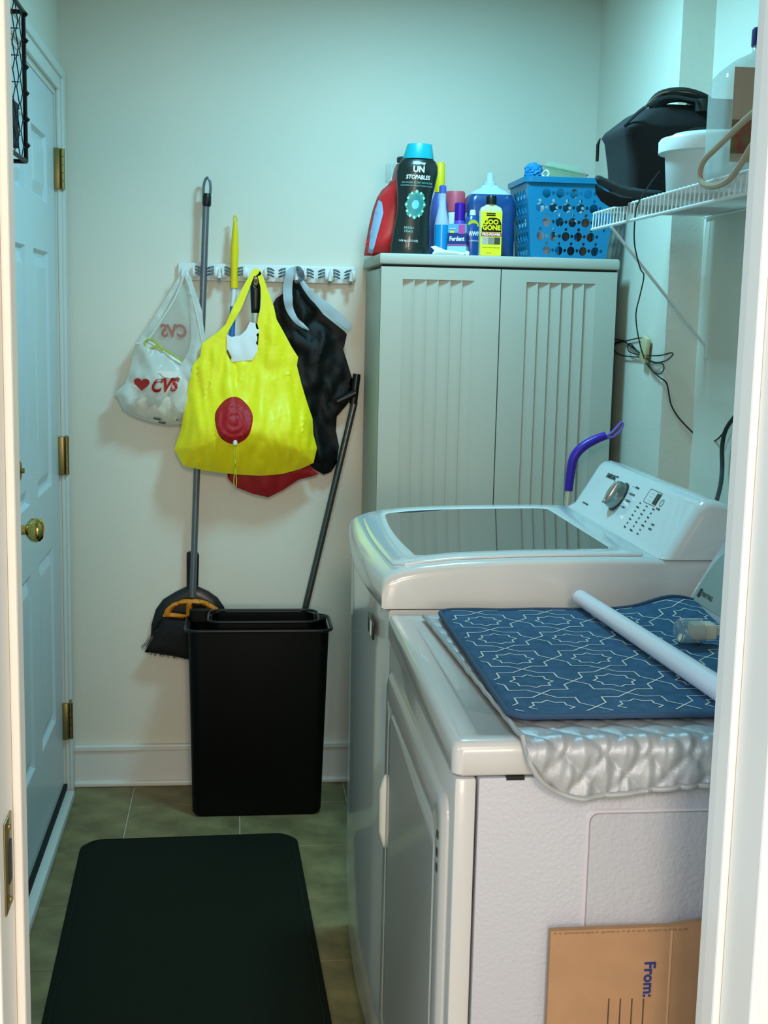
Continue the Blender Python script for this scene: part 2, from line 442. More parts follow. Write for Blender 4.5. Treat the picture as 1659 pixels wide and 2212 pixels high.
# ------------------------------------------------------------------ storage cabinet
X0, X1, Y0, Y1, ZT = .381, 1.034, 3.46, 3.885, 1.627
cab = thing('storage_cabinet', 'tall grey resin storage cabinet with two fluted doors against the back wall', 'cabinet', ((X0+X1)/2, (Y0+Y1)/2, 0))
MB().box(X0+.006, X1-.006, Y0+.022, Y1, .0, 1.59, .004).build('body', cabm, cab)
MB().box(X0-.002, X1+.002, Y0-.004, Y1, 1.598, ZT, .006).build('top_panel', cabm, cab)
MB().box(X0+.008, X1-.004, Y0+.006, Y0+.03, 1.585, 1.60).build('top_gap', cabd, cab)
XM = .7095
for a, b, fx0, fx1 in ((X0+.004, XM-.0015, .443, .637), (XM+.0015, X1-.003, .780, .971)):
    fz0, fz1 = .08, 1.560
    d = MB()
    for (u0, u1, v0, v1) in ((a, fx0, .03, 1.592), (fx1, b, .03, 1.592), (fx0, fx1, fz1, 1.592), (fx0, fx1, .03, fz0)):
        d.box(u0, u1, Y0, Y0+.02, v0, v1)
    dd = d.build('door', cabm, cab, smooth=False)
    fm = MB(); nfl = 6; wv = (fx1-fx0)/nfl; prof = []
    for k in range(nfl):
        for t in range(7):
            s = t/6; prof.append((fx0+(k+s)*wv, Y0+.0005+.010*(1-s)**.7 if s < 1 else Y0+.0005))
    top = [Vector((x, y, fz1)) for x, y in prof]; bot = [Vector((x, y, fz0)) for x, y in prof]
    fm.loft([bot, top], cap=False, cyc=False)
    fm.build('fluted_panel', cabm, dd, ang=30)
    fr = MB().box(fx0, fx1, Y0+.012, Y0+.0195, fz0, fz1).build('recess_back', cabm, dd)
# ------------------------------------------------------------------ washer
wa = thing('washing_machine', 'white top-loading washing machine with dark glass lid beside the cabinet', 'washing machine', (.6, 2.58, 0))
WY0, WY1 = 2.236, 2.925
def bow(y): t = (y-(WY0+WY1)/2)/((WY1-WY0)/2); return .016*(1-t*t)
def front(x0, z, x1=.95, r=.0):
    pts = []
    n = 14
    for k in range(n+1):
        y = WY1+(WY0-WY1)*k/n; e = .0 if 0 < k < n else .006
        pts.append(Vector((x0-bow(y)+e, y, z)))
    pts += [Vector((x1, WY0, z)), Vector((x1, WY1, z))]
    return pts
wb = MB(); wb.loft([front(.300, .012), front(.276, .06), front(.270, .2), front(.270, .936), front(.274, .9395)]); wb.build('cabinet_body', whiteg, wa)
MB().box(.33, .9, 2.27, 2.9, 0, .02).build('base_feet', dgreyp, wa)
ZP = [(.266, .0), (.262, .012), (.2625, .040), (.268, .053), (.280, .063), (.30, .070), (.33, .0755), (.40, .083), (.52, .088), (.68, .090), (.765, .089), (.95, .089)]
def zp(x):
    for (a, za), (b, zb) in zip(ZP[3:], ZP[4:]):
        if x <= b: return za+(zb-za)*max(0, (x-a))/(b-a)
    return ZP[-1][1]
dk = MB(); rings = []
ne = 5
for i, (x, z) in enumerate(ZP):
    ring = []
    for side in (0, 1):
        pass
    hgt = z; rr = min(.018, hgt*.8)
    yn = [WY0+rr*(1-math.cos(PI/2*k/ne)) for k in range(ne+1)]; zn = [hgt-rr+rr*math.sin(PI/2*k/ne) for k in range(ne+1)]
    pts = [(WY0, 0)]+list(zip(yn, zn)); mid = [(WY0+.03+(WY1-WY0-.06)*k/10, hgt) for k in range(11)]
    full = pts+mid+[(WY0+WY1-y, zz) for y, zz in pts[::-1]]
    rings.append([Vector((x-(bow(y) if x < .34 else bow(y)*max(0, 1-(x-.34)/.3)), y, .9415+zz)) for y, zz in full])
dk.loft(rings, cap=False, cyc=False)
dk.build('top_deck', whiteg, wa, ang=50)
def lidring(x0, x1, y0, y1, r, dz, bw=.012, n=5):
    out = []
    for u, v in rrect2(x0, x1, y0, y1, r, n):
        k = max(0, (x1-u)/(x1-x0)); t = (v-(y0+y1)/2)/((y1-y0)/2)
        out.append(Vector((u-bw*(1-t*t)*k, v, .9415+zp(u)+dz)))
    return out
def densering(pts, n=8):
    out = []; m = len(pts)
    for i in range(m):
        a, b = pts[i], pts[(i+1) % m]; k = max(1, int((b-a).length/.03))
        for j in range(k): out.append(a.lerp(b, j/k))
    return out
def lidr(x0, x1, y0, y1, r, dz, bw=.012):
    out = []
    P = [Vector((u, v, 0)) for u, v in rrect2(x0, x1, y0, y1, r, 5)]
    for p in densering(P):
        u, v = p.x, p.y; k = max(0, (x1-u)/(x1-x0)); t = (v-(y0+y1)/2)/((y1-y0)/2)
        out.append(Vector((u-bw*(1-t*t)*k, v, .9415+zp(u)+dz)))
    return out
gx0, gx1, gy0, gy1 = .335, .705, 2.318, 2.835
lid = MB().loft([lidr(.292, .760, 2.275, 2.885, .02, .0), lidr(.292, .760, 2.275, 2.885, .02, .004), lidr(.296, .757, 2.279, 2.881, .018, .006)], cap=False)
A = lidr(.296, .757, 2.279, 2.881, .018, .006); 
# lid frame as a surface between outer ring and glass ring (same number of points)
def ringn(x0, x1, y0, y1, r, dz, N=72, bw=.012):
    P = [Vector((u, v, 0)) for u, v in rrect2(x0, x1, y0, y1, r, 5)]
    L = [0]
    for i in range(len(P)): L.append(L[-1]+(P[(i+1) % len(P)]-P[i]).length)
    out = []
    cxm, cym = (x0+x1)/2, (y0+y1)/2
    for k in range(N):
        s = L[-1]*k/N; i = max(j for j in range(len(P)) if L[j] <= s+1e-9); q = P[i].lerp(P[(i+1) % len(P)], (s-L[i])/max(1e-9, L[i+1]-L[i]))
        kk = max(0, (x1-q.x)/(x1-x0)); t = (q.y-cym)/((y1-y0)/2)
        out.append(Vector((q.x-bw*(1-t*t)*kk, q.y, .9415+zp(q.x)+dz)))
    return out
lid = MB().loft([ringn(.290, .760, 2.272, 2.888, .022, .0005), ringn(.290, .760, 2.272, 2.888, .022, .004), ringn(.294, .757, 2.277, 2.883, .018, .0062),
                 ringn(gx0-.004, gx1+.004, gy0-.004, gy1+.004, .010, .0062), ringn(gx0, gx1, gy0, gy1, .008, .0050)], cap=False).build('lid_frame', whiteg, wa, ang=40)
gz = .9415+.0885
gl = MB(); r1 = ringn(gx0, gx1, gy0, gy1, .008, .0050)
gl.loft([[Vector((p.x, p.y, p.z-.004)) for p in r1], r1]).build('lid_glass', glassm, lid, 'dark tinted glass pane of the lid')
# console
CPf = [(.772, .0892), (.790, .100), (.842, .186), (.853, .196), (.868, .199), (.90, .190), (.945, .150), (.95, .0892)]
cn = MB(); rings = []
for y, s in ((WY0, .020), (WY0+.004, .009), (WY0+.014, .002), (WY0+.03, 0), (WY1-.03, 0), (WY1-.014, .002), (WY1-.004, .009), (WY1, .020)):
    k = s/.075; rings.append([Vector((.885+(x-.885)*(1-k), y+.0006*(1 if y < 2.5 else -1), .9415+.0892+(z-.0892)*(1-k))) for x, z in CPf])
cn.loft(rings); con = cn.build('console', whiteg, wa, ang=40)
# console face frame: origin + directions on the slanted face
fn0 = Vector((.790, 0, .9415+.100)); fup = Vector((.052, 0, .086)).normalized(); fnm = Vector((-fup.z, 0, fup.x)); FH = .1005
def cpt(y, s, lift=.0008): return Vector((fn0.x, y, fn0.z))+fup*s+fnm*lift
yd = Vector((0, -1, 0))
def ctext(s, y, v, size, **k): return text(s, size, inkd, con, cpt(y, v), xd=yd, yd=fup, name='print', **k)
ctext('SAMSUNG', 2.775, .088, .0155, squash=.95, bold=.0003)
ctext('ACTIVE WATERJET', 2.83, .008, .0055)
dial = MB()
dy, dv = 2.655, .055
def cring(r, lift, n=32, y=dy, v=dv): return [cpt(y, v, lift)+yd*math.cos(2*PI*k/n)*r+fup*math.sin(2*PI*k/n)*r for k in range(n)]
MB().loft([cring(.0345, .0002), cring(.0345, .0022)]).build('dial_ring', mat('dial_dark_ring', '20282a', .3), con)
dl = MB().loft([cring(.031, .001), cring(.031, .012), cring(.029, .019), cring(.025, .0215)]).build('dial', mat('dial_silver', '8a9492', .25, .85), con)
g_ = MB(); a_ = cpt(dy, dv, .0225)
g_.loft([[a_+yd*u+fup*v2+fnm*h for u, v2 in ((-.004, -.024), (.004, -.024), (.004, .024), (-.004, .024))] for h in (-.002, .004)]).build('dial_grip', chrome, dl)
for s_, y, v in (('SPIN', 2.735, .093), ('NORMAL', 2.585, .088), ('DELICATES', 2.590, .071), ('BEDDING', 2.590, .055), ('HEAVY', 2.593, .039), ('RINSE', 2.72, .075), ('ECO', 2.73, .03)):
    ctext(s_, y, v, .0062)
for i in range(4): 
    MB().loft([[cpt(2.618, .087-.016*i, .0006)+yd*u+fup*v2 for u, v2 in ((0, 0), (.012, 0), (.012, .0006), (0, .0006))], [cpt(2.618, .087-.016*i, .0010)+yd*u+fup*v2 for u, v2 in ((0, 0), (.012, 0), (.012, .0006), (0, .0006))]]).build('pointer_line', inkd, con)
for r_ in range(7):
    for c_ in range(3):
        ctext(('Hot', 'Medium', 'Low', 'Extra', 'Warm', 'Soil', 'Rinse')[(r_+c_*2) % 7], 2.520-.042*c_, .062-.0095*r_, .0056)
for c_ in range(3):
    ctext('Temp', 2.50-.042*c_, -.004, .0058)
MB().loft([[cpt(2.452, .083, l)+yd*u+fup*v for u, v in ((-.010, -.012), (.010, -.012), (.010, .012), (-.010, .012))] for l in (.0004, .0012)]).build('display', mat('display_black', '151c1c', .15), con)
fr = MB().tube([cpt(2.475, .083, .0008)+yd*u+fup*v for u, v in rrect2(-.037, .037, -.015, .015, .004, 3)], .0004, 4, closed=True).build('display_outline', inkd, con)
for r_ in range(3): ctext('- - -  - -', 2.485, .091-.008*r_, .006)
MB().tube(cring(.0075, .0008, 20, 2.415, .080), .0005, 4, closed=True).build('power_button', inkd, con)
ctext('POWER', 2.415, .066, .0062)
ctext('START', 2.392, .034, .0062); ctext('PAUSE', 2.392, .024, .0062)
MB().box(.2525, .2565, 2.292, 2.372, .870, .905, .001).build('energy_badge', mat('badge_black', '0e1112', .3), wa)
MB().box(.2515, .2525, 2.312, 2.330, .874, .901).build('badge_mark', whiteink, wa)
# ------------------------------------------------------------------ dryer
dy_ = thing('clothes_dryer', 'white front-loading clothes dryer with textured side nearest the doorway', 'dryer', (.6, 1.86, 0))
DX0, DX1, DYa, DYb = .270, .93, 1.509, 2.205
d = MB().box(DX0+.004, .3015, DYa+.003, DYb-.003, .01, .8925, .004); d.build('front_panel', dryerm, dy_)
MB().box(.3045, DX1, DYa+.003, DYb-.003, .01, .8925, .002).build('side_shell', sidem, dy_)
MB().box(.31, .9, DYa+.03, DYb-.03, 0, .02).build('base_feet', dgreyp, dy_)
MB().box(.339, .362, DYa+.002, DYa+.02, .8895, .8945).build('latch_slot', cabd, dy_)
lid2 = MB(); cxd, cyd, hx, hy = (DX0+DX1)/2, (DYa+DYb)/2, (DX1-DX0)/2, (DYb-DYa)/2
lid2.loft([rring(cxd, cyd, hx-.004, hy-.004, .012, .8955, 5), rring(cxd, cyd, hx, hy, .014, .899, 5), rring(cxd, cyd, hx, hy, .014, .930, 5), rring(cxd, cyd, hx-.003, hy-.003, .012, .9375, 5), rring(cxd, cyd, hx-.009, hy-.009, .01, .940, 5),
           rring(cxd, cyd, hx-.034, hy-.034, .012, .940, 5), rring(cxd, cyd, hx-.038, hy-.038, .012, .9375, 5)])
lid2.build('worktop', dryerm, dy_, ang=50)
# inset panel with a groove on the near side
ip = MB()
def ir(i, y): return [Vector((u, y, v)) for u, v in rrect2(.446+i, .84-i, .10+i, .846-i, .012, 4)]
ip.loft([ir(0, DYa+.004), ir(0, DYa+.0015), ir(.0025, DYa-.0005), ir(.006, DYa+.0028)], cap=False)
groove = MB().loft([ir(-.003, DYa+.0028), ir(-.0015, DYa+.0006), ir(.0015, DYa+.0006), ir(.003, DYa+.0028)], cap=False)
groove.build('groove_edge', mat('groove_shade', 'c2bcc2', .5), dy_)
MB().prism([(u, v) for u, v in rrect2(.4495, .8365, .1035, .8425, .010, 4)], 1, DYa+.001, DYa+.004).build('inset_panel', sidem, dy_)
# front door with double outline, handle and hinge
def dring(i, x, r=.03):
    return [Vector((x, u, v)) for u, v in rrect2(1.545+i, 2.165-i, .17+i, .852-i, r, 6)]
dd = MB().loft([dring(0, DX0+.005), dring(0, DX0+.001), dring(.005, DX0-.004), dring(.012, DX0-.006), dring(.045, DX0-.006), dring(.049, DX0-.003), dring(.056, DX0-.003), dring(.060, DX0-.006)]).build('door', dryerm, dy_, ang=30)
def hr(z, d, hh=.011): return [Vector((DX0-.006-d*s, 2.138+hh*c, z)) for s, c in [(max(0, math.sin(2*PI*k/14)), math.cos(2*PI*k/14)) for k in range(14)]]
MB().loft([hr(.535, .001, .002), hr(.550, .006), hr(.565, .010), hr(.64, .010), hr(.656, .006), hr(.668, .001, .002)]).build('door_handle', mat('handle_white', 'f0eee6', .3), dd)
for z in (.797, .773, .752):
    MB().box(DX0-.0075, DX0-.004, 1.562, 1.572, z-.005, z+.005).build('hinge', mat('hinge_steel', '5b5f60', .3, .8), dd)
# console at the back
CD = [(.800, .9385), (.806, .960), (.822, .990), (.850, 1.040), (.872, 1.075), (.895, 1.09), (.945, 1.085), (.95, .9385)]
cc = MB(); rings = []
for y, s in ((DYa+.012, .012), (DYa+.022, 0), (DYb-.022, 0), (DYb-.012, .012)):
    rings.append([Vector((x+s*(1 if x < .88 else -1)*.6, y, max(z-s, .9385) if z > .94 else z)) for x, z in CD])
cc.loft(rings); dc = cc.build('console', dryerm, dy_, ang=50)
fp = MB()
def dcp(s, y, l=.001):
    P = [Vector((.811, 0, .966)), Vector((.822, 0, .990)), Vector((.850, 0, 1.040)), Vector((.868, 0, 1.069))]
    t = s*3; i = min(2, int(t)); p = P[i].lerp(P[i+1], t-i); n = Vector((-.87, 0, .5))
    return Vector((p.x, y, p.z))+n*l
fp.grid(lambda u, v: dcp(.08+v*.86, DYb-.034-(.62*u)-.03*(1-math.sqrt(max(0, 1-v*v)))*(1-u), .0015), 20, 9, .001)
fp.build('control_panel', mat('dryer_panel_grey', '8b9a94', .4), dc)
dup_ = Vector((.028, 0, .050)).normalized()
text('MAYTAG', .012, inkd, dc, dcp(.30, 2.115, .0035), xd=(0, -1, 0), yd=dup_, name='lettering')
MB().loft([[dcp(.30, 2.15, l)+Vector((0, -1, 0))*u+dup_*v for u, v in rrect2(-.006, .006, -.008, .008, .002, 2)] for l in (.002, .0032)]).build('logo', inkd, dc)
# ------------------------------------------------------------------ things on the dryer
silver = mat('silver_quilted_cloth', 'a6a8ac', .45, .25, bump=.3, bscale=120)
Lq = .655; Ye = 1.5035; Zq = .9425
QX1 = .80
def qpos(x, s, h):
    if s < Lq:
        return Vector((x, 2.165-s*(2.165-Ye)/Lq, Zq+h))
    a = s-Lq; rq = .012
    if a < rq*PI/2:
        th = a/rq; return Vector((x, Ye-(rq+h)*math.sin(th), Zq-rq+(rq+h)*math.cos(th)))
    b = a-rq*PI/2
    return Vector((x, Ye-rq-h-.004*math.sin(b*30)*0, Zq-rq-b))
def send(x):
    base = Lq+.074+.012*math.sin((x-.45)*9)*-1
    x0 = .356; r = .085
    if x < x0+r:
        t = (x0+r-x)/r; base -= r*(1-math.sqrt(max(0, 1-t*t)))
    return base
qt = thing('ironing_blanket', 'silver quilted ironing blanket draped over the near edge of the dryer', 'blanket', (.58, 1.8, Zq))
def quilt(u, v):
    x = .356+u*(QX1-.356); s = send(x)*v
    xe = x+(-.028*(1-v)*(1-u))
    p = .054
    a = abs(math.sin(PI*(xe+s)/p)); b = abs(math.sin(PI*(xe-s)/p)); k = min(a, b)
    drop = max(0, min(1, (s-Lq+.02)/.03))
    wrk = .0034*drop*noise.noise(Vector((xe*110+s*20, s*24, 1)))
    return qpos(xe, s, .0015+(.0028+.004*drop)*k**.55+wrk)
q = MB().grid(quilt, 150, 200, .001); q.build('quilt', silver, qt, ang=60)
bd = [quilt(0, v/40) for v in range(0, 40)]+[quilt(u/60, 1) for u in range(61)]
MB().tube([p+Vector((0, -.0015 if i > 36 else 0, .0008)) for i, p in enumerate(bd)], .0036, 8).build('binding', mat('silver_binding', '9c9d9d', .5), qt)
# blue mat
blue = mat('navy_terry_cloth', '436788', .95, bump=.8, bscale=500, col2='385b79', vscale=60, spec=.1)
bm_ = thing('drying_mat', 'navy blue drying mat with white star lattice lying on the silver blanket', 'mat', (.6, 1.86, .951))
def matz(x, y):
    wv = .024*math.exp(-((x-.775)/.06)**2)*max(0, min(1, (y-1.93)/.24))**1.6
    return .9525+wv+.0012*noise.noise(Vector((x*14, y*14, 0)))
MX0, MX1, MY0, MY1 = .350, .865, 1.558, 2.168
def msk(x0, i=0): return rrect2(MX0+i, MX1-i, MY0+i, MY1-i, max(.03-i, .004), 5)
V, Tt, D = cdt(msk(0), [], .014)
mb = MB(); a = [mb.bm.verts.new((p.x, p.y, matz(p.x, p.y)+.006*(1-math.exp(-d_/.004)))) for p, d_ in zip(V, D)]
b = [v if d_ == 0 else mb.bm.verts.new((v.co.x, v.co.y, matz(v.co.x, v.co.y)-.001)) for v, d_ in zip(list(a), D)]
for f in Tt: mb.face([a[i] for i in f]); mb.face([b[i] for i in f][::-1])
mb.build('mat_cloth', blue, bm_)
ed = densify(msk(0, .003), .01)
MB().tube([(x, y, matz(x, y)+.003) for x, y in ed], .0042, 8, closed=True).build('edge_binding', mat('navy_binding', '2c4765', .8), bm_)
pat = MB()
def ribbon(p0, p1, wd=.0011):
    n = max(1, int((Vector(p1)-Vector(p0)).length/.012)); d0 = (Vector(p1)-Vector(p0)).normalized(); nn = Vector((-d0.y, d0.x))*wd
    def cl(p): return MX0+.010 < p[0] < MX1-.01 and MY0+.012 < p[1] < MY1-.012
    for i in range(n):
        a = Vector(p0).lerp(Vector(p1), i/n); b = Vector(p0).lerp(Vector(p1), (i+1)/n)
        if cl(a) and cl(b):
            q = [a+nn, b+nn, b-nn, a-nn]
            pat.face([pat.bm.verts.new((c.x, c.y, matz(c.x, c.y)+.0068)) for c in q])
def octa(cx, cy_, ro, ri, sq=1):
    pts = []
    for k in range(16):
        r = ro if k % 2 == 0 else ri
        if k % 4 == 2: r = ro*sq
        a = PI*k/8; pts.append((cx+r*math.cos(a), cy_+r*math.sin(a)))
    return pts
for i in range(-1, 5):
    for j in range(-1, 6):
        c = (.414+.1195*i, 1.590+.1195*j)
        for pp in (octa(c[0], c[1], .060, .0455, .98), octa(c[0], c[1], .031, .0235)):
            for k in range(16): ribbon(pp[k], pp[(k+1) % 16])
pat.build('printed_lattice', mat('white_thread', 'cfd9d8', .8), bm_, smooth=False)
# white tube
p0 = Vector((.607, 2.175, .976)); p1 = Vector((.645, 1.60, .977)); dv_ = (p1-p0).normalized()
tb = MB().tube([p0, p0+dv_*.003, p0+dv_*.05, p1, p1+dv_*.075], [.011, .0135, .0138, .0166, .0175], 24)
tb.build('white_tube', mat('white_tube_plastic', 'dfe4ee', .3), None, 'long white plastic tube lying across the blue mat', 'tube')
# clear plastic cap with beige plug
pc = thing('plug_cover', 'clear plastic cover with beige plug lying on the blue mat beside the tube', 'plug', (.715, 1.905, .9605))
MB().loft([[Vector((.690+x, 1.905+.026*s*math.cos(a), .981+.020*s*math.sin(a))) for a in [2*PI*k/20 for k in range(20)]] for x, s in ((0, .6), (.004, .9), (.012, 1), (.04, 1.0), (.040, .93), (.013, .92), (.006, .8))]).build('clear_cover', clearp, pc)
MB().box(.712, .752, 1.889, 1.921, .969, .994, .004).box(.752, .775, 1.895, 1.900, .976, .988).box(.752, .775, 1.910, 1.915, .976, .988).build('plug_body', mat('beige_plug', 'cfc8b4', .5), pc)
# ------------------------------------------------------------------ cardboard
cbm = mat('brown_cardboard', 'a9825f', .85, bump=.15, bscale=60, var=.08, vscale=30)
cb = thing('cardboard_box', 'flat brown cardboard box leaning against the dryer side', 'box', (.6, 1.45, 0))
YBX = 1.492
ka = U(1190, 2012, 1, YBX); kb_ = U(1500, 1998, 1, YBX)
cbd = MB().prism([(ka.x, .0), (.80, .0), (.80, ka.z+.006), (kb_.x+.004, ka.z+.006), (kb_.x-.03, ka.z+.001), (ka.x, ka.z)], 1, YBX, YBX+.010)
cbd.build('carton', cbm, cb, smooth=False)
er = MB()
for i_ in range(26):
    x_ = ka.x+.004+i_*.0068; er.box(x_, x_+random.uniform(.003, .0065), YBX-.0006, YBX+.001, ka.z-.0035-random.uniform(0, .0015), ka.z-.0022)
er.build('torn_edge', mat('cardboard_edge', '8a6c50', .9), cb)
blu = mat('navy_ink', '26306e', .6)
kc = U(1446, 2100, 1, YBX)
MB().box(kc.x-.0012, kc.x+.0012, YBX-.0008, YBX+.002, .02, ka.z-.003).build('crease', mat('cardboard_crease', 'bd9a78', .9), cb)
kt = U(1401, 2115, 1, YBX)
text('From:', .0205, blu, cb, (kt.x, YBX-.0006, kt.z), xd=(0, 0, -1), yd=(1, 0, 0), name='print', bold=.0006)
for px in (1315, 1340, 1365, 1390):
    q = U(px, 2157, 1, YBX); MB().box(q.x-.0007, q.x+.0007, YBX-.0008, YBX+.0006, .45, q.z).build('address_line', mat('brown_ink', '4a3434', .7), cb)
# ------------------------------------------------------------------ tool rail on the back wall
RY = YB-.002
rail = thing('tool_rail', 'white wall-mounted mop and broom holder rail on the back wall', 'rail', (.1, RY, 1.57))
MB().box(-.168, .354, RY-.016, RY, 1.553, 1.604, .004).build('rail_body', whitep, rail)
def gripper(px):
    x = U(px, 592, 1, 3.865).x; g_ = MB(); z = 1.578
    o = None
    for s in (-1, 1):
        a = MB().lathe([(.0165, -.004), (.0185, 0), (.0185, .006), (.016, .010)], (x+s*.031, 3.872, z), 18, ax='x', sx=.75, sy=1.05).build('grip_roller', whitep, rail)
        for k in range(3):
            zz = z+.011-.009*k
            MB().tube([(x+s*.026, 3.858, zz+.004-s*0), (x+s*.016, 3.850, zz+.001), (x+s*.007, 3.860, zz-.003)], [.0026, .0032, .002], 6).build('rubber_rib', rubw, a)
for px in (442, 505, 597, 682, 739): gripper(px)
for px in (395, 474, 552, 640, 712, 757):
    x = U(px, 600, 1, 3.86).x
    MB().tube([(x, RY-.012, 1.585), (x, 3.862, 1.572), (x, 3.848, 1.556), (x, 3.838, 1.562), (x, 3.836, 1.585)], [.006, .006, .006, .006, .004], 8).build('hook', whitep, rail)
# ------------------------------------------------------------------ brooms and handles
def line(px0, py0, px1, py1, y0, y1=None): return U(px0, py0, 1, y0), U(px1, py1, 1, y0 if y1 is None else y1)
br = thing('broom', 'grey-handled broom with orange collar, black bristles and clipped dustpan hanging on the back wall', 'broom', (-.2, 3.86, .44))
a, b = line(446, 420, 416, 1290, 3.860)
MB().tube([a, b], .0098, 16).build('pole', greyp, br)
k0, k1 = line(447, 418, 446.5, 446, 3.86)
MB().tube([k0, k0.lerp(k1, .2), k0.lerp(k1, .85), k1], [.0105, .0128, .0128, .011], 16).build('grip', blackp, br)
lp = [U(px, py, 1, 3.86) for px, py in ((440, 420), (440, 404), (443, 390), (448, 384), (453, 390), (455, 404), (454, 420))]
MB().tube(smoothpts(lp, 4), .0038, 8).build('hanging_loop', greyp, br)
fan = O2([(403, 1195), (408, 1192), (426, 1192), (430, 1200), (428, 1268), (450, 1278), (470, 1292), (484, 1312), (492, 1340), (345, 1352), (325, 1380), (327, 1350), (336, 1318), (352, 1296), (378, 1280), (403, 1268)], 3.875)
pillow('dustpan', fan, 3.882, .008, mat('smoke_plastic', '1d2122', .25), br, back=.006, fall=.01, wr=0)
arch = O2([(352, 1330), (358, 1315), (372, 1303), (395, 1294), (420, 1292), (448, 1298), (470, 1312), (478, 1325), (478, 1342), (395, 1336), (352, 1332)], 3.86)
h1 = O2([(368, 1323), (375, 1313), (392, 1306), (402, 1304), (402, 1327)], 3.86); h2 = O2([(416, 1328), (416, 1304), (440, 1308), (458, 1320), (462, 1331)], 3.86)
pillow('collar', arch, 3.858, .014, orange, br, holes=[h1, h2], back=.012, fall=.004, wr=0, step=.008, label='orange plastic collar above the bristles')
bw = O2([(353, 1333), (395, 1338), (480, 1343), (490, 1400), (488, 1432), (420, 1427), (375, 1417), (345, 1412), (312, 1408), (325, 1388), (337, 1365)], 3.86)
pillow('bristle_block', bw, 3.858, .016, bristle, br, back=.016, fall=.01, wr=.002, ws=60)
bs = MB()
for k in range(140):
    t = random.random(); x0_, z0_ = bw[10]; px = 318+160*t; p = U(px, 1398+22*t, 1, 3.86); q = p+Vector((-.006+.002*t+random.uniform(-.004, .004), random.uniform(-.012, .012), -.016+random.uniform(-.006, .006)))
    p.y += random.uniform(-.012, .012); bs.tube([p, q], .0008, 3)
for k in range(14):
    p = U(336+random.uniform(-3, 3), 1368+random.uniform(-8, 12), 1, 3.858); q = U(306+random.uniform(-2, 14), 1400+random.uniform(-8, 6), 1, 3.85); bs.tube([p, q], .0006, 3)
bs.build('bristle_tips', bristle, br, kind='stuff')
# yellow-handled brush
yb = thing('yellow_handled_brush', 'brush with tapered yellow grip and white shaft clipped in the wall rail', 'brush', (0, 3.86, 1.3))
pts = [U(px, py, 1, 3.858) for px, py in ((508, 478), (508, 500), (507, 540), (506, 590), (506, 622))]
MB().tube(pts, [.005, .0085, .0122, .0105, .0118], 16).build('grip', yel, yb)
lp = smoothpts([U(px, py, 1, 3.858) for px, py in ((508, 480), (505, 472), (508, 465), (512, 472))], 5, True)
MB().tube(lp, .0022, 8, closed=True).build('hanging_loop', yel, yb)
a, b = line(506, 622, 503, 662, 3.858); MB().tube([a, b], .0075, 12).build('shaft', whitep, yb)
a, b = line(503, 662, 498, 820, 3.858); MB().tube([a, b], .0085, 12).build('blue_shaft', mat('blue_plastic', '2a6fc0', .4), yb)
# black handle behind the yellow bag
bh = thing('black_handled_tool', 'black rubber handle with orange-rimmed hole hanging behind the yellow bag', 'tool', (.05, 3.845, 1.4))
hp = O2([(541, 640), (541, 600), (547, 588), (558, 588), (564, 600), (563, 640), (561, 676), (543, 676)], 3.836)
hh = O2([(548, 600), (556, 600), (557, 612), (553, 617), (548, 612)], 3.836)
pillow('grip', hp, 3.836, .008, blackp, bh, holes=[hh], back=.008, fall=.004, wr=0, step=.006)
MB().tube([Vector((x, 3.829, z)) for x, z in hh], .0012, 6, closed=True).build('hole_rim', orange, bh)
a, b = line(552, 676, 552, 800, 3.84); MB().tube([a, b], .009, 12).build('shaft', mat('cream_plastic', 'c9c5b4', .4), bh)
# ------------------------------------------------------------------ bags
cvs = thing('pharmacy_shopping_bag', 'translucent white plastic shopping bag with red lettering hanging left of the yellow bag', 'bag', (-.22, 3.83, 1.1))
film = mat('white_plastic_film', 'eef0ea', .3, alpha=.74, transl=.3)
film2 = mat('white_plastic_film_back', 'dfe2da', .35, alpha=.42, transl=.4)
outer = O2([(397, 583), (403, 583), (412, 600), (425, 640), (436, 672), (438, 700), (444, 735), (446, 800), (430, 860), (415, 900), (395, 918), (360, 920), (320, 912), (285, 900), (262, 885), (252, 862), (243, 852), (268, 830), (278, 800), (292, 742), (318, 705), (345, 662), (372, 618), (393, 583)], 3.80)
front_hole = O2([(397, 600), (404, 650), (410, 690), (412, 730), (406, 760), (395, 781), (370, 765), (345, 748), (322, 737), (316, 734), (340, 700), (365, 650), (385, 615)], 3.80)
pillow('back_film', outer, 3.845, -.004, film2, cvs, back=.012, fall=.04, wr=.003, seed=4)
o, cf = pillow('front_film', outer, 3.842, .062, film, cvs, holes=[front_hole], back=-.004, fall=.06, wr=.008, ws=20, seed=2, step=.010)
filling = O2([(300, 800), (330, 790), (400, 795), (432, 800), (425, 850), (412, 890), (392, 910), (350, 912), (300, 900), (272, 880), (270, 850), (285, 815)], 3.80)
pillow('contents', filling, 3.835, .045, mat('pale_cloth', 'dedacb', .8), cvs, back=.008, fall=.05, wr=.006, ws=18, seed=5)
redp = mat('red_print', 'b4231c', .5)
q0 = U(352, 833, 1, 3.80)
text('CVS', .052, redp, cvs, (q0.x+.004, 0, q0.z), xd=(1, 0, .06), yd=(.15, 0, 1), conform=lambda p, dz: cf(p, dz+.0035), squash=.82, bold=.0022, shear=.15, name='print')
hc = U(306, 829, 1, 3.80); ht = []
for k in range(28):
    t = 2*PI*k/28; ht.append((16*math.sin(t)**3, 13*math.cos(t)-5*math.cos(2*t)-2*math.cos(3*t)-math.cos(4*t)))
hm = MB(); vs = [hm.bm.verts.new(cf(Vector((hc.x+u*.00150, 0, hc.z+v*.00130)), .0045)) for u, v in ht]; hm.face(vs)
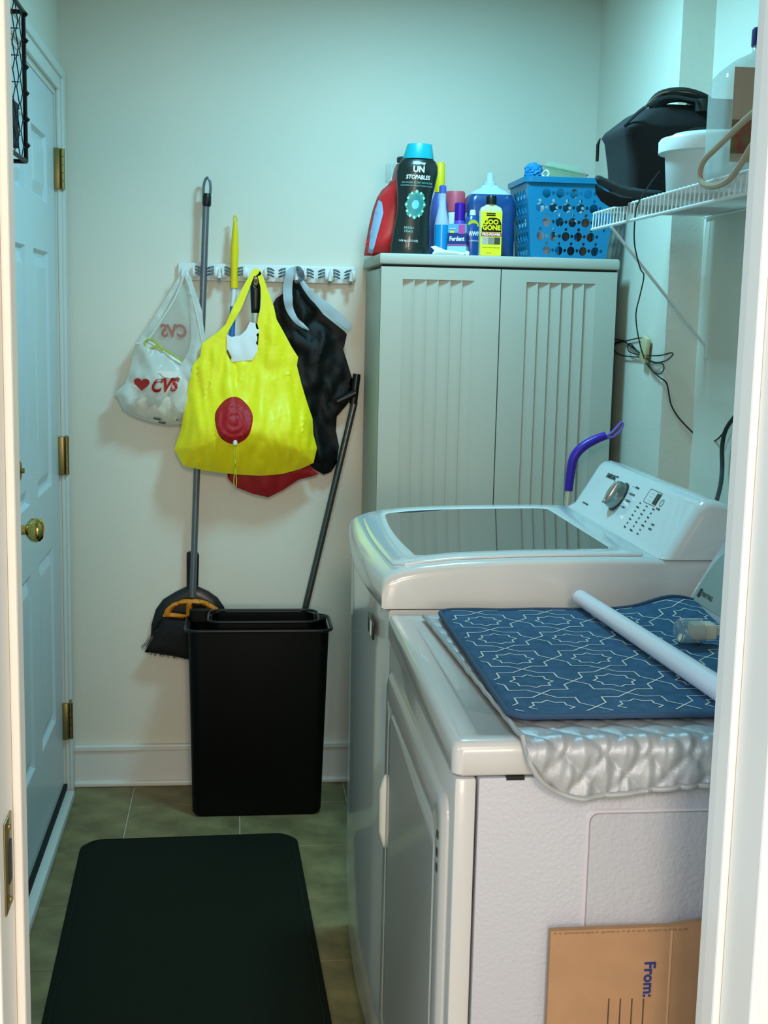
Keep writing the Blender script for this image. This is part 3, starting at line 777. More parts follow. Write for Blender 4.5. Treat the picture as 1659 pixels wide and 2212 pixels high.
ex = bmesh.ops.extrude_face_region(hm.bm, geom=hm.bm.faces[:]); bmesh.ops.translate(hm.bm, vec=(0, -.0006, 0), verts=[v for v in ex['geom'] if isinstance(v, bmesh.types.BMVert)])
hm.build('heart_print', redp, cvs)
q1 = U(377, 716, 1, 3.84)
text('CVS', .050, mat('faded_red_print', 'a26a60', .6), cvs, (q1.x, 3.838, q1.z), xd=(-1, 0, 0), yd=(0, 0, 1), bold=.002, shear=.15, squash=.85, name='back_print')
ct = smoothpts([U(px, py, 1, 3.825) for px, py in ((395, 781), (372, 766), (350, 752), (341, 746), (333, 736), (322, 733), (313, 738), (315, 749), (326, 752), (338, 748), (352, 757))], 4)
MB().tube(ct, .0028, 6).build('green_drawstring', mat('lime_cord', 'b4bb3a', .7), cvs)
lab = MB().prism([(q.x, q.z) for q in (U(345, 800, 1, 3.8), U(392, 803, 1, 3.8), U(385, 812, 1, 3.8), U(368, 817, 1, 3.8), U(352, 812, 1, 3.8))], 1, 3.786, 3.788).build('white_tag', whitep, cvs)
for s_ in ([(399, 590), (380, 640), (350, 690), (318, 735), (292, 742)], [(400, 590), (415, 640), (428, 690), (440, 760)]):
    MB().tube(smoothpts([U(px, py, 1, 3.832) for px, py in s_], 5), [.002]+[.0035]*(5*(len(s_)-1)-1)+[.002], 6).build('handle_fold', film, cvs)
# black bag
bk = thing('black_shopping_bag', 'black fabric shopping bag with pale grey handles hanging right of the yellow bag', 'bag', (.24, 3.85, .95))
bo = O2([(634, 605), (642, 600), (668, 640), (700, 680), (745, 716), (750, 722), (745, 745), (742, 755), (753, 790), (762, 820), (760, 850), (752, 872), (728, 900), (726, 930), (733, 965), (728, 1000), (716, 1020), (700, 1026), (680, 1015), (640, 980), (600, 900), (585, 780), (588, 660), (596, 645), (620, 628)], 3.86)
bmat = mat('black_nylon', '080c0b', .55, bump=.3, bscale=300, spec=.3)
pillow('bag_body', bo, 3.868, .032, bmat, bk, back=.018, fall=.05, wr=.011, ws=13, seed=9)
def strap(name, pts, y, wds, m, par, th=.0012):
    P = smoothpts([U(px, py, 1, y) for px, py in pts], 5); n = len(P); mb = MB(); rings = []
    W_ = [wds[min(len(wds)-1, int(i/(n-1)*(len(wds)-1)))]*(1-(i/(n-1)*(len(wds)-1) % 1))+wds[min(len(wds)-1, int(i/(n-1)*(len(wds)-1))+1)]*(i/(n-1)*(len(wds)-1) % 1) for i in range(n)]
    for i, p in enumerate(P):
        t = (P[min(i+1, n-1)]-P[max(i-1, 0)]).normalized(); s_ = t.cross(Vector((0, 1, 0))).normalized()
        yy = Vector((0, .003*math.sin(i*.7), 0))
        rings.append([p+s_*W_[i]+yy, p+yy+Vector((0, -.003, 0)), p-s_*W_[i]+yy, p-s_*W_[i]*.98+yy+Vector((0, th, 0)), p+yy+Vector((0, th-.003, 0)), p+s_*W_[i]*.98+yy+Vector((0, th, 0))])
    mb.loft(rings); return mb.build(name, m, par, ang=40)
gs = mat('pale_grey_webbing', 'a9b4ba', .6)
strap('handle', [(640, 582), (628, 588), (622, 615), (622, 645), (626, 668), (638, 690), (652, 702), (667, 713)], 3.828, [.007, .011, .0135, .0135, .011, .008, .007, .0015], gs, bk)
strap('handle', [(645, 595), (658, 618), (676, 640), (700, 660), (730, 685), (756, 707)], 3.832, [.004, .008, .011, .013, .014, .010], gs, bk)
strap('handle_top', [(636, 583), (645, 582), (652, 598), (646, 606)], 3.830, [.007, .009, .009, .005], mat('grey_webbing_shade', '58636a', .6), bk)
# red cloth bag behind
rd = O2([(492, 1010), (492, 1035), (512, 1055), (545, 1068), (580, 1076), (612, 1060), (645, 1038), (690, 1026), (672, 1010), (640, 985), (560, 960), (500, 980)], 3.83)
pillow('red_cloth', rd, 3.845, .022, mat('dark_red_cloth', '9c141c', .6), None, back=.015, fall=.03, wr=.005, seed=12, label='dark red cloth hanging out below the yellow bag', cat='cloth')
# yellow bag
yb_ = thing('yellow_tote_bag', 'bright yellow nylon tote bag with red round patch hanging on the wall rail', 'bag', (.03, 3.81, .98))
yo = O2([(547, 582), (552, 579), (560, 581), (570, 600), (580, 630), (592, 662), (598, 690), (612, 715), (632, 752), (645, 772), (642, 790), (652, 830), (664, 870), (676, 905), (678, 940), (686, 970), (678, 1002), (650, 1015), (610, 1026), (560, 1030), (500, 1026), (440, 1018), (395, 1008), (376, 972), (390, 930), (398, 880), (408, 830), (416, 790), (432, 770), (436, 742), (470, 718), (488, 700), (500, 670), (516, 638), (530, 610)], 3.79)
yh = O2([(549, 596), (557, 596), (563, 620), (564, 660), (557, 690), (556, 715), (550, 755), (545, 768), (530, 776), (500, 774), (494, 755), (490, 722), (505, 695), (522, 665), (538, 625)], 3.79)
ymat = mat('yellow_nylon', (1.0, .88, .010), .45, transl=.05, bump=.15, bscale=40)
def yfn(x, z):
    t = max(0, min(1, (1.42-z)/.30)); low = math.exp(-((z-1.115)/.075)**2)
    return .10+.62*t+.50*low
o, cfy = pillow('bag_body', yo, 3.812, .070, ymat, yb_, holes=[yh], back=.012, fall=.045, wr=.0055, ws=27, wz=.17, seed=3, fn=yfn, step=.009)
pp = O2([(490, 722), (500, 728), (520, 724), (532, 712), (540, 695), (556, 700), (560, 715), (556, 760), (545, 778), (500, 782), (490, 760)], 3.80)
pillow('white_paper', pp, 3.806, .006, mat('white_tissue', 'eceeee', .7), yb_, back=.004, fall=.02, wr=.004, ws=30, seed=8)
pc_ = U(505, 910, 1, 3.73); rp = [(pc_.x+.0545*math.cos(a)*(1+.03*math.sin(5*a)), pc_.z+.067*math.sin(a)*(1+.02*math.cos(4*a))) for a in [2*PI*k/36 for k in range(36)]]
yb0 = cfy(Vector((pc_.x, 0, pc_.z)), 0).y
redm = mat('red_gathered_cloth', 'b0101c', .55)
V, Tt, D = cdt(rp, [], .006); mb = MB(); vt = []
for p, d_ in zip(V, D):
    dx, dz = p.x-pc_.x, p.y-pc_.z; a = math.atan2(dz, dx); rr = math.hypot(dx, dz)
    puck = .0022*math.sin(rr*300)+.0018*math.sin(a*22)*min(1, rr/.05)
    vt.append((cfy(Vector((p.x, 0, p.y)), 0).y+.001-(.011*(1-math.exp(-d_/.009))+puck*min(1, d_/.006))))
fa = [mb.bm.verts.new((p.x, y, p.y)) for p, y in zip(V, vt)]; ba = [v if d_ == 0 else mb.bm.verts.new((v.co.x, cfy(v.co.copy(), 0).y+.002, v.co.z)) for v, d_ in zip(list(fa), D)]
for f in Tt: mb.face([fa[i] for i in f]); mb.face([ba[i] for i in f][::-1])
mb.build('round_patch', redm, yb_, ang=60, label='round red gathered patch')
c1 = U(508, 957, 1, 3.73); cy1 = cfy(c1, 0).y
MB().lathe([(.003, -.007), (.0065, -.005), (.0065, .004), (.004, .008)], (c1.x, cy1-.008, c1.z), 12, ax='z').build('cord_lock', whitep, yb_)
for s_ in (-1, 1):
    P = [U(508+s_*1.5+1.6*math.sin(k*.9)*s_, 960+k*9.3, 1, 3.72) for k in range(11)]
    for i_, p in enumerate(P): p.y = min(cfy(p, 0).y if p.z > 1.075 else cy1, cy1)-.004
    MB().tube(P, .0011, 6).build('drawstring', mat('yellow_cord', 'd7d92a', .6), yb_)
# leaning pole with black T handle
lpn = thing('leaning_pole_handle', 'grey metal pole with black T-shaped grip leaning beside the cabinet', 'pole', (.25, 3.84, .5))
a, b = line(766, 868, 652, 1345, 3.856); MB().tube([a, b], .0100, 16).build('pole', mat('dark_steel', '5c615f', .3, .8), lpn)
a, b = line(771, 808, 763, 872, 3.856); MB().tube([a, a.lerp(b, .1), b], [.011, .0118, .0118], 16).build('socket', blackp, lpn)
a, b = line(768, 848, 728, 868, 3.852, 3.85); MB().tube([a, b], [.013, .011], 14).build('side_grip', blackp, lpn)
# ------------------------------------------------------------------ purple handled broom
pu = thing('purple_handled_broom', 'broom with bent purple grip standing between washer and cabinet', 'broom', (.87, 3.3, .0))
pm = mat('purple_plastic', '3d1fa0', .35); pl = mat('lilac_plastic', '7a5fc0', .4)
P = smoothpts([U(px, py, 1, 3.28) for px, py in ((1228, 1060), (1233, 1020), (1240, 988), (1258, 966), (1285, 950), (1308, 941))], 5)
MB().tube(P, [.0108+.002*math.sin(PI*i/(len(P)-1)) for i in range(len(P))], 16).build('grip', pm, pu)
lp = smoothpts([U(px, py, 1, 3.28) for px, py in ((1306, 945), (1322, 934), (1334, 921), (1342, 913), (1345, 918), (1338, 932), (1322, 944))], 5, True)
MB().tube(lp, .0036, 8, closed=True).build('hanging_loop', pl, pu)
a = U(1228, 1058, 1, 3.28); b = Vector((.81, 3.20, .02)); MB().tube([a, b], .009, 14).build('pole', mat('champagne_metal', 'c9c0ac', .35, .4), pu)
MB().box(.72, .90, 3.18, 3.22, .0, .09, .01).build('brush_head', pm, pu)
# ------------------------------------------------------------------ bottles and things on the cabinet
ZS = ZT+.0005
def zat(px, py, y): return U(px, py, 1, y).z
# red jug
rj = thing('red_detergent_jug', 'red laundry detergent jug with black cap at the left end of the cabinet top', 'jug', (.41, 3.62, ZS))
jo = O2([(789, 556), (794, 520), (800, 486), (808, 452), (818, 424), (828, 408), (842, 396), (850, 385), (856, 360), (862, 350), (882, 350), (888, 372), (896, 410), (900, 480), (900, 556)], 3.62)
jo = [(x, max(z, ZS)) for x, z in jo]
o, cj = pillow('jug_body', jo, 3.66, .05, mat('red_hdpe', 'd0262a', .35), rj, back=.05, fall=.018, wr=0)
c = U(870, 347, 1, 3.65); MB().lathe([(.0145, 0), (.0165, .002), (.0165, .013), (.012, .016)], (c.x, 3.65, c.z-.006), 20).build('cap', dgreyp, rj)
c = U(850, 392, 1, 3.66); MB().lathe([(.017, 0), (.0175, .022), (.0165, .050), (.0155, .050), (.0160, .003)], (c.x-.006, 3.66, c.z-.004), 20, cap=True).build('measuring_cup', clearp, rj)
lo = O2([(797, 545), (802, 500), (812, 455), (820, 430), (826, 436), (828, 460), (820, 490), (812, 520), (806, 548)], 3.62)
V, Tt, D = cdt(lo, [], .004); mb = MB(); f1 = [mb.bm.verts.new(cj(Vector((p.x, 0, p.y)), .0012)) for p in V]
for f in Tt: mb.face([f1[i] for i in f])
mb.build('label_sticker', mat('pale_blue_label', '9db6d6', .5), rj)
# large dark scent booster bottle
DBX, DBY = .470, 3.545
db = thing('scent_booster_bottle', 'tall dark teal-black scent booster bottle with turquoise cap standing on the cabinet', 'bottle', (DBX, DBY, ZS))
hw = [(.050, 0), (.0535, .006), (.0535, .02), (.0505, .06), (.0465, .10), (.0455, .125), (.0485, .16), (.0545, .195), (.0570, .218), (.055, .235), (.048, .248), (.040, .255)]
dprof = [(r, h) for r, h in hw]
darkb = mat('dark_teal_bottle', '14211f', .33, coat=.15)
LN = (.072, 0)
MB().lathe(dprof, (DBX, DBY, ZS), 36, 1, .62, lean=LN).build('bottle_body', darkb, db, ang=50)
MB().lathe([(.0415, .254), (.0415, .258), (.034, .290), (.0325, .293), (.028, .294)], (DBX, DBY, ZS), 32, 1, .72, lean=LN).build('cap', mat('turquoise_cap', '1098a4', .3), db)
def dbc(p, dz):
    h = p.z-ZS; r = None
    for (r0, h0), (r1, h1) in zip(dprof, dprof[1:]):
        if h0 <= h <= h1: r = r0+(r1-r0)*(h-h0)/max(1e-9, h1-h0)
    r = r or .05; u = max(-.98, min(.98, (p.x-DBX-LN[0]*h)/r)); return Vector((p.x, DBY-.62*r*math.sqrt(1-u*u)-.0008-dz, p.z))
def dbt(s, h, size, m=whiteink, dx=0, **k): text(s, size, m, db, (DBX+LN[0]*h+dx, 0, ZS+h), xd=(1, 0, -.03), yd=(.07, 0, 1), conform=dbc, name='print', **k)
tealink = mat('teal_ink', '7fb7ae', .5)
dbt('Downy', .2405, .0115, bold=.0002); dbt('UN', .2235, .0215, squash=1.0, bold=.0007); dbt('STOPABLES', .203, .0150, squash=.85, bold=.0004, shear=.1)
dbt('IN-WASH SCENT BOOSTER', .189, .0068, tealink); dbt('BOOSTER DE PARFUM POUR LAVAGE', .181, .0052, tealink)
dbt('FRESH', .070, .0095, tealink, -.012); dbt('FRAIS', .061, .0095, tealink, -.012); dbt('1.06 kg (37.5 OZ)', .036, .0072, whiteink, -.01)
em = MB(); eh = .132
def disk(mb_, cx_, h_, rx, rz, n=20, lift=0, k=0, amp=0):
    vs = []
    for i in range(n):
        a = 2*PI*i/n; rr = 1+amp*math.cos(k*a)
        vs.append((cx_+rx*rr*math.cos(a), h_+rz*rr*math.sin(a)))
    ctr = dbc(Vector((cx_+DBX+LN[0]*h_, 0, ZS+h_)), lift); cv = mb_.bm.verts.new(ctr)
    rv = [mb_.bm.verts.new(dbc(Vector((DBX+LN[0]*hh+x_, 0, ZS+hh)), lift)) for x_, hh in vs]
    mv = [mb_.bm.verts.new(dbc(Vector((DBX+LN[0]*hh+cx_+(x_-cx_)*.6, 0, ZS+h_+(hh-h_)*.6)), lift)) for x_, hh in vs]
    for i in range(n):
        mb_.face([cv, mv[i], mv[(i+1) % n]]); mb_.face([mv[i], rv[i], rv[(i+1) % n], mv[(i+1) % n]])
disk(em, 0, eh, .026, .036, 48, .0002, 8, .10); em.build('emblem_petals', mat('emblem_green', '3e8f80', .4), db)
em = MB(); disk(em, 0, eh, .019, .026, 24, .0006, 4, .06); em.build('emblem_field', mat('emblem_teal', '2d7d7a', .4), db)
em = MB(); disk(em, 0, eh, .010, .012, 20, .001); em.build('emblem_centre', mat('emblem_blue', '6fc0d8', .4), db)
for k in range(12):
    a = 2*PI*k/12; em = MB(); disk(em, .0245*math.cos(a), eh+.034*math.sin(a), .0032, .0040, 10, .0012); em.build('emblem_pearl', mat('emblem_pale', '9fd0b8', .4), db)
# bottle helper
def flatb(name, label, cx_, y, pw, m, cap=None, caph=None, sy_=.6, cat='bottle', n=28, capm=None):
    t = thing(name, label, cat, (cx_, y, ZS)); MB().lathe(pw, (cx_, y, ZS), n, 1, sy_).build('bottle_body', m, t, ang=50)
    if cap: MB().lathe(cap, (cx_, y, ZS), 24, 1, 1 if sy_ > .7 else .9).build('cap', capm, t)
    return t
# bottle with yellow cap behind
x = U(950, 400, 1, 3.72).x
t = flatb('yellow_capped_bottle', 'slim bottle with yellow cap standing behind the dark scent booster bottle', x, 3.72, [(.026, 0), (.028, .01), (.028, .12), (.022, .16), (.014, .185)], mat('blue_white_bottle', '4a5fa8', .4), [(.015, .185), (.015, .20), (.013, .262), (.010, .268)], capm=yel, sy_=.9)
# clear bottle with blue liquid
x = U(954, 500, 1, 3.60).x
t = thing('blue_liquid_bottle', 'clear long-necked bottle half filled with bright blue liquid', 'bottle', (x, 3.60, ZS))
MB().lathe([(.019, 0), (.0205, .004), (.0205, .085), (.018, .10), (.0105, .135), (.0095, .17), (.0085, .175)], (x, 3.60, ZS), 24).build('bottle_body', mat('frosted_clear', 'dfeaf0', .15, alpha=.45), t, ang=50)
MB().lathe([(.018, .0005), (.0209, .004), (.0209, .086), (.019, .0865)], (x, 3.60, ZS), 24).build('liquid', mat('blue_liquid', '1590c8', .2), t)
MB().lathe([(.010, .172), (.010, .19), (.006, .194)], (x, 3.60, ZS), 20).build('cap', mat('blue_violet_cap', '4a5cb8', .4), t)
# pink-lidded jar
x = U(983, 450, 1, 3.74).x
t = thing('pink_lidded_jar', 'white jar with pink-red lid standing behind the purple can', 'jar', (x, 3.74, ZS))
MB().lathe([(.026, 0), (.028, .006), (.028, .125), (.024, .135)], (x, 3.74, ZS), 24).build('jar_body', whitep, t)
MB().lathe([(.0285, .134), (.0285, .185), (.026, .191)], (x, 3.74, ZS), 24).build('lid', mat('pink_lid', 'd0566a', .45), t)
# purple can
x = U(993, 470, 1, 3.66).x
t = thing('purple_spray_can', 'spray can with purple cap between the blue-white carton and blue jug', 'can', (x, 3.66, ZS))
MB().lathe([(.0145, 0), (.0155, .004), (.0155, .10), (.013, .106)], (x, 3.66, ZS), 20).build('can_body', mat('violet_body', '5a4fc0', .4), t)
MB().lathe([(.0150, .105), (.0150, .150), (.012, .153)], (x, 3.66, ZS), 20).build('cap', mat('purple_cap', '43129c', .4), t)
# denture cleaner carton
t = thing('denture_tablet_carton', 'small blue and white printed carton standing in front of the purple can', 'box', (.615, 3.55, ZS))
m_ = Matrix.Translation((.605, 3.552, ZS)) @ Matrix.Rotation(math.radians(-22), 4, 'Z')
def cbx(x0, x1, y0, y1, z0, z1, name, m, bev=.0): MB().box(x0, x1, y0, y1, z0, z1, bev).xf(m_).build(name, m, t, smooth=False)
cbx(-.026, .026, -.016, .016, 0, .086, 'carton', mat('carton_blue', '5c9cc8', .4))
cbx(-.0265, .0265, -.0166, .0166, .032, .062, 'navy_band', mat('carton_navy', '1c3274', .4))
cbx(-.0265, .0265, -.0164, .0164, .0, .026, 'pale_band', mat('carton_pale', '9cc8dc', .4))
cbx(-.0267, .0267, -.0168, .0168, .028, .031, 'pink_line', mat('carton_pink', 'c04890', .4))
cbx(.004, .022, -.0169, -.016, .060, .084, 'pink_flash', mat('carton_pink', 'c04890', .4))
xd = (m_.to_3x3() @ Vector((1, 0, 0)))
text('Ferdent', .0165, whiteink, t, m_ @ Vector((0, -.0172, .046)), xd=xd, yd=(0, 0, 1), squash=.8, bold=.0005, name='print')
text('Dental', .0065, whiteink, t, m_ @ Vector((-.012, -.0168, .074)), xd=xd, yd=(0, 0, 1), name='print')
cbx(-.020, -.008, -.0169, -.016, .062, .067, 'yellow_flash', yel)
# dish soap
x = U(1020, 500, 1, 3.60).x
t = flatb('dish_soap_bottle', 'blue dish soap bottle with yellow label arch beside the yellow bottle', x, 3.60, [(.021, 0), (.023, .005), (.0235, .06), (.022, .09), (.016, .108), (.009, .116)], mat('soap_blue', '1f4f94', .25, coat=.4), [(.009, .115), (.008, .128), (.005, .13)], capm=whitep, sy_=.6)
def elc(cx_, y, r, s): return lambda p, dz: Vector((p.x, y-s*math.sqrt(max(1e-6, r*r-(p.x-cx_)**2))-.0008-dz, p.z))
text('DAWN', .0165, whiteink, t, (x, 0, ZS+.064), conform=elc(x, 3.60, .0240, .6), squash=.85, bold=.0006, name='print')
text('POWERWASH', .0062, whiteink, t, (x, 0, ZS+.045), conform=elc(x, 3.60, .0240, .6), name='print')
mb = MB(); cf_ = elc(x, 3.60, .0236, .6); vs = [mb.bm.verts.new(cf_(Vector((x+.0165*math.cos(a), 0, ZS+.084+.018*math.sin(a))), 0)) for a in [PI*k/12 for k in range(13)]]; mb.face(vs); mb.build('label_arch', mat('label_yellow', 'd8d020', .5), t)
# adhesive remover bottle
x = U(1059, 500, 1, 3.535).x; yg = 3.535
t = thing('adhesive_remover_bottle', 'small flat yellow-labelled bottle with black cap at the cabinet front edge', 'bottle', (x, yg, ZS))
MB().loft([rring(x, yg, a, b, c, ZS+z, 5) for a, b, c, z in ((.029, .013, .006, 0), (.031, .015, .008, .003), (.031, .015, .008, .122), (.028, .013, .008, .131), (.015, .010, .009, .138), (.012, .012, .0115, .142))]).build('bottle_body', mat('clear_yellow_plastic', 'cfd2a0', .2), t, ang=50)
MB().lathe([(.0145, .140), (.0145, .158), (.0125, .163)], (x, yg, ZS), 22).build('cap', blackp, t)
yf = yg-.0152
MB().prism(rrect2(x-.0285, x+.0285, ZS+.003, ZS+.120, .003, 3), 1, yf-.0006, yf+.0004).build('yellow_label', mat('label_bright_yellow', 'f0e420', .45), t, smooth=False)
MB().prism([(x-.027, ZS+.066), (x-.027, ZS+.076), (x-.018, ZS+.096), (x-.006, ZS+.104), (x+.012, ZS+.104), (x+.022, ZS+.100), (x+.027, ZS+.088), (x+.027, ZS+.066)], 1, yf-.0011, yf-.0003).build('black_field', blackp, t, smooth=False)
text('GOO', .0175, yel, t, (x-.002, yf-.0014, ZS+.092), bold=.0008, name='print'); text('GONE', .0175, yel, t, (x, yf-.0014, ZS+.077), bold=.0008, name='print')
MB().box(x-.028, x+.028, yf-.0011, yf-.0003, ZS+.054, ZS+.064).build('red_band', mat('label_red', 'c83038', .5), t)
text('PRO-POWER', .0088, whiteink, t, (x, yf-.0014, ZS+.059), bold=.0003, name='print')
MB().box(x-.015, x+.010, yf-.0011, yf-.0003, ZS+.108, ZS+.117).build('black_flash', blackp, t)
text('SURFACE SAFE', .0035, yel, t, (x-.0025, yf-.0014, ZS+.1125), name='print')
for dx, mm_ in ((-.017, mat('photo_grey', 'b0aaa0', .6)), (0, mat('photo_brown', '8a8478', .6)), (.017, mat('photo_dark', '3e4030', .6))):
    MB().box(x+dx-.0082, x+dx+.0082, yf-.0011, yf-.0003, ZS+.033, ZS+.052).build('label_photo', mm_, t)
text('EXTRA STRENGTH REMOVER', .0036, inkd, t, (x, yf-.001, ZS+.024), name='print'); text('8 FL OZ', .0036, inkd, t, (x-.006, yf-.001, ZS+.010), name='print')
# big blue jug
x0 = U(1004, 500, 1, 3.68).x; x1 = U(1106, 500, 1, 3.68).x; x = (x0+x1)/2; hwj = (x1-x0)/2
t = thing('blue_fluid_jug', 'large translucent jug of dark blue liquid with white shoulders left of the basket', 'jug', (x, 3.68, ZS))
MB().loft([rring(x, 3.68, hwj*a, .048*a, .02, ZS+z, 6) for a, z in ((.94, 0), (1, .006), (1, .150), (.96, .168), (.86, .178))]).build('jug_body', mat('blue_jug', '1d4b84', .25, coat=.4), t, ang=50)
MB().loft([rring(x, 3.68, hwj*a, .048*a, .02*min(1, a+.2), ZS+z, 6) for a, z in ((.87, .1775), (.72, .188), (.42, .196), (.33, .205))]).build('shoulder', mat('frosted_shoulder', 'b8d4de', .3), t, ang=50)
MB().lathe([(.018, .203), (.018, .212), (.012, .216), (.0105, .236), (.006, .240)], (x, 3.68, ZS), 20).build('pouring_cap', mat('frost_cap', 'd4e6ea', .2, alpha=.7), t)
# white trigger head lying
x = .60
t = thing('white_spray_head', 'white plastic trigger head lying at the cabinet front edge', 'spray nozzle', (.60, 3.50, ZS))
so = O2([(930, 533), (940, 531), (950, 535), (962, 540), (985, 543), (1005, 546), (1005, 554), (940, 552), (933, 548), (938, 541)], 3.50)
so = [(x_, max(z_, ZS)) for x_, z_ in so]
pillow('nozzle_shell', so, 3.498, .010, whitep, t, back=.012, fall=.005, wr=0, step=.005)
c = U(1009, 551, 1, 3.49); MB().lathe([(.006, 0), (.0065, .004), (.0065, .012)], (c.x, 3.488, ZS+.0065), 14, ax='y').build('nozzle_ring', whitep, t)
# ---------------- blue basket
bb = thing('blue_plastic_basket', 'bright blue plastic basket with round holes on the cabinet top', 'basket', (.91, 3.62, ZS))
bpm = mat('blue_basket_plastic', '0c7ba8', .35)
BX0, BX1, BYf, BYk, BZ = .790, 1.022, 3.500, 3.72, ZS+.212
def holes_for(w, h):
    big, small = [], []
    cx0 = .034; pitch = .0395
    for r in range(5):
        for c in range(int(w/pitch)+1):
            x_ = cx0+c*pitch+(.0 if r % 2 else .019)
            z_ = .018+r*.038
            if x_+.012 < w-.01: big.append((x_, z_, .0125))
            if x_+.0198+.006 < w-.008: small.append((x_+.0198, z_+.001, .0048))
            if x_+.006 < w-.008: small.append((x_, z_+.019, .0045)) if r < 4 else None
    return big+small
def perf(name, P0, PX, PZ, w, h):
    poly = [(0, 0), (w, 0), (w, h), (0, h)]; hs = []
    for cx_, cz_, r in holes_for(w, h):
        if cx_-r < .006 or cx_+r > w-.006: continue
        hs.append([(cx_+r*math.cos(2*PI*k/14), cz_+r*math.sin(2*PI*k/14)) for k in range(14)])
    V, Tt, D = cdt(poly, hs, .03)
    # drop extra densification: step large keeps loops coarse
    n_ = PX.cross(PZ).normalized()*.0022; mb = MB()
    def W(p, k):
        fl_ = .020*(1-p.y/h)*(1 if p.x < w/2 else -1)*abs(p.x-w/2)/(w/2)
        return P0+PX*(p.x+fl_)+PZ*p.y+n_*k
    a = [mb.bm.verts.new(W(p, 0)) for p in V]; b = [mb.bm.verts.new(W(p, 1)) for p in V]
    ec = {}
    for f in Tt:
        mb.face([a[i] for i in f]); mb.face([b[i] for i in f][::-1])
        for i in range(len(f)):
            e = tuple(sorted((f[i], f[(i+1) % len(f)]))); ec[e] = ec.get(e, 0)+1
    for (i, j), c in ec.items():
        if c == 1: mb.face([a[i], a[j], b[j], b[i]])
    return mb.build(name, bpm, bb, smooth=False)
wB = BX1-BX0+.02; tl = Vector((0, .07, 1)).normalized()
perf('front_wall', Vector((BX0-.01, BYf+.014, ZS+.003)), Vector((1, 0, 0)), Vector((0, -.065, 1)).normalized(), wB, .205)
perf('back_wall', Vector((BX1+.01, BYk-.014, ZS+.003)), Vector((-1, 0, 0)), Vector((0, .065, 1)).normalized(), wB, .205)
perf('side_wall', Vector((BX0+.012, BYk, ZS+.003)), Vector((0, -1, 0)), Vector((-.095, 0, 1)).normalized(), BYk-BYf, .205)
perf('side_wall', Vector((BX1-.012, BYf, ZS+.003)), Vector((0, 1, 0)), Vector((.095, 0, 1)).normalized(), BYk-BYf, .205)
MB().loft([rring((BX0+BX1)/2, (BYf+BYk)/2, (BX1-BX0)/2-.01, (BYk-BYf)/2-.01, .015, ZS+z) for z in (0, .004)]).build('bottom', bpm, bb)
cxb, cyb, hxb, hyb = (BX0+BX1)/2, (BYf+BYk)/2, (BX1-BX0)/2+.012, (BYk-BYf)/2+.004
MB().loft([rring(cxb, cyb, hxb+a, hyb+a, .02, ZS+z) for a, z in ((0, .200), (.006, .200), (.007, .214), (0, .216), (-.004, .214), (-.004, .202))], closed=True).build('rim', bpm, bb)
# basket contents
t = thing('clear_lidded_box', 'clear plastic box with green contents sticking out of the blue basket', 'box', (.90, 3.60, ZS+.17))
mr = Matrix.Translation((.895, 3.60, ZS+.228)) @ Matrix.Rotation(math.radians(9), 4, 'Y')
MB().loft([rring(0, 0, a, b, .008, z) for a, b, z in ((.060, .04, -.03), (.066, .045, .012), (.045, .034, .030))]).xf(mr).build('box_shell', mat('greenish_clear', 'b9c8b8', .15, alpha=.5), t)
MB().loft([rring(0, 0, a, b, .006, z) for a, b, z in ((.056, .036, -.028), (.058, .038, .006), (.038, .028, .022))]).xf(mr).build('green_contents', mat('leaf_green_bits', '7fae5e', .7, bump=.8, bscale=60), t)
MB().tube([p for p in rring(0, 0, .067, .046, .008, .012)], .0022, 6, closed=True).xf(mr).build('rim', clearp, t)
t = thing('blue_scrub_puff', 'bright blue mesh bath puff resting at the basket rim', 'scrubber', (.80, 3.57, ZS+.18))
mb = MB(); bmx = bmesh.new(); bmesh.ops.create_icosphere(bmx, subdivisions=4, radius=.026)
for v in bmx.verts:
    n_ = v.co.normalized(); v.co = n_*(.026+.006*noise.noise(n_*5)+.003*noise.noise(n_*14)); v.co.x *= .95
    v.co += Vector((.812, 3.565, ZS+.232))
mb.add(bmx); mb.build('puff', mat('puff_blue', '1686c4', .6), t)
MB().tube(smoothpts([(.83, 3.54, ZS+.225), (.838, 3.53, ZS+.235), (.846, 3.53, ZS+.226), (.838, 3.53, ZS+.216)], 4, True), .003, 6, closed=True).build('hanging_cord', whitep, t)
for i, (dx, dy2, hh, rr, cc_, lb) in enumerate(((.06, .07, .14, .024, 'd8dde0', 'white bottle inside the blue basket, seen through its left holes'), (.125, .06, .12, .022, '2c3a40', 'dark bottle inside the blue basket, seen through its middle holes'), (.18, .08, .13, .022, '6a4a3c', 'brown jar inside the blue basket, seen through its right holes'))):
    MB().lathe([(rr*.9, 0), (rr, .004), (rr, hh*.8), (rr*.5, hh*.9), (rr*.5, hh)], (BX0+dx, BYf+dy2+.01, ZS+.0055), 20).build('basket_bottle', mat('basket_item_%d' % i, cc_, .4), None, lb, 'bottle', 'bottles inside the blue basket')
# grey-blue rounded shape behind the basket, towards the right wall
pillow('grey_blue_shape', [(1.0, ZS), (1.062, ZS), (1.066, ZS+.05), (1.05, ZS+.09), (1.02, ZS+.10), (1.0, ZS+.06)], 3.80, .03, mat('grey_blue_tone', '6f8a98', .4), None, back=.02, fall=.02, wr=.004, label='grey-blue rounded shape between basket and right wall', cat='pouch')
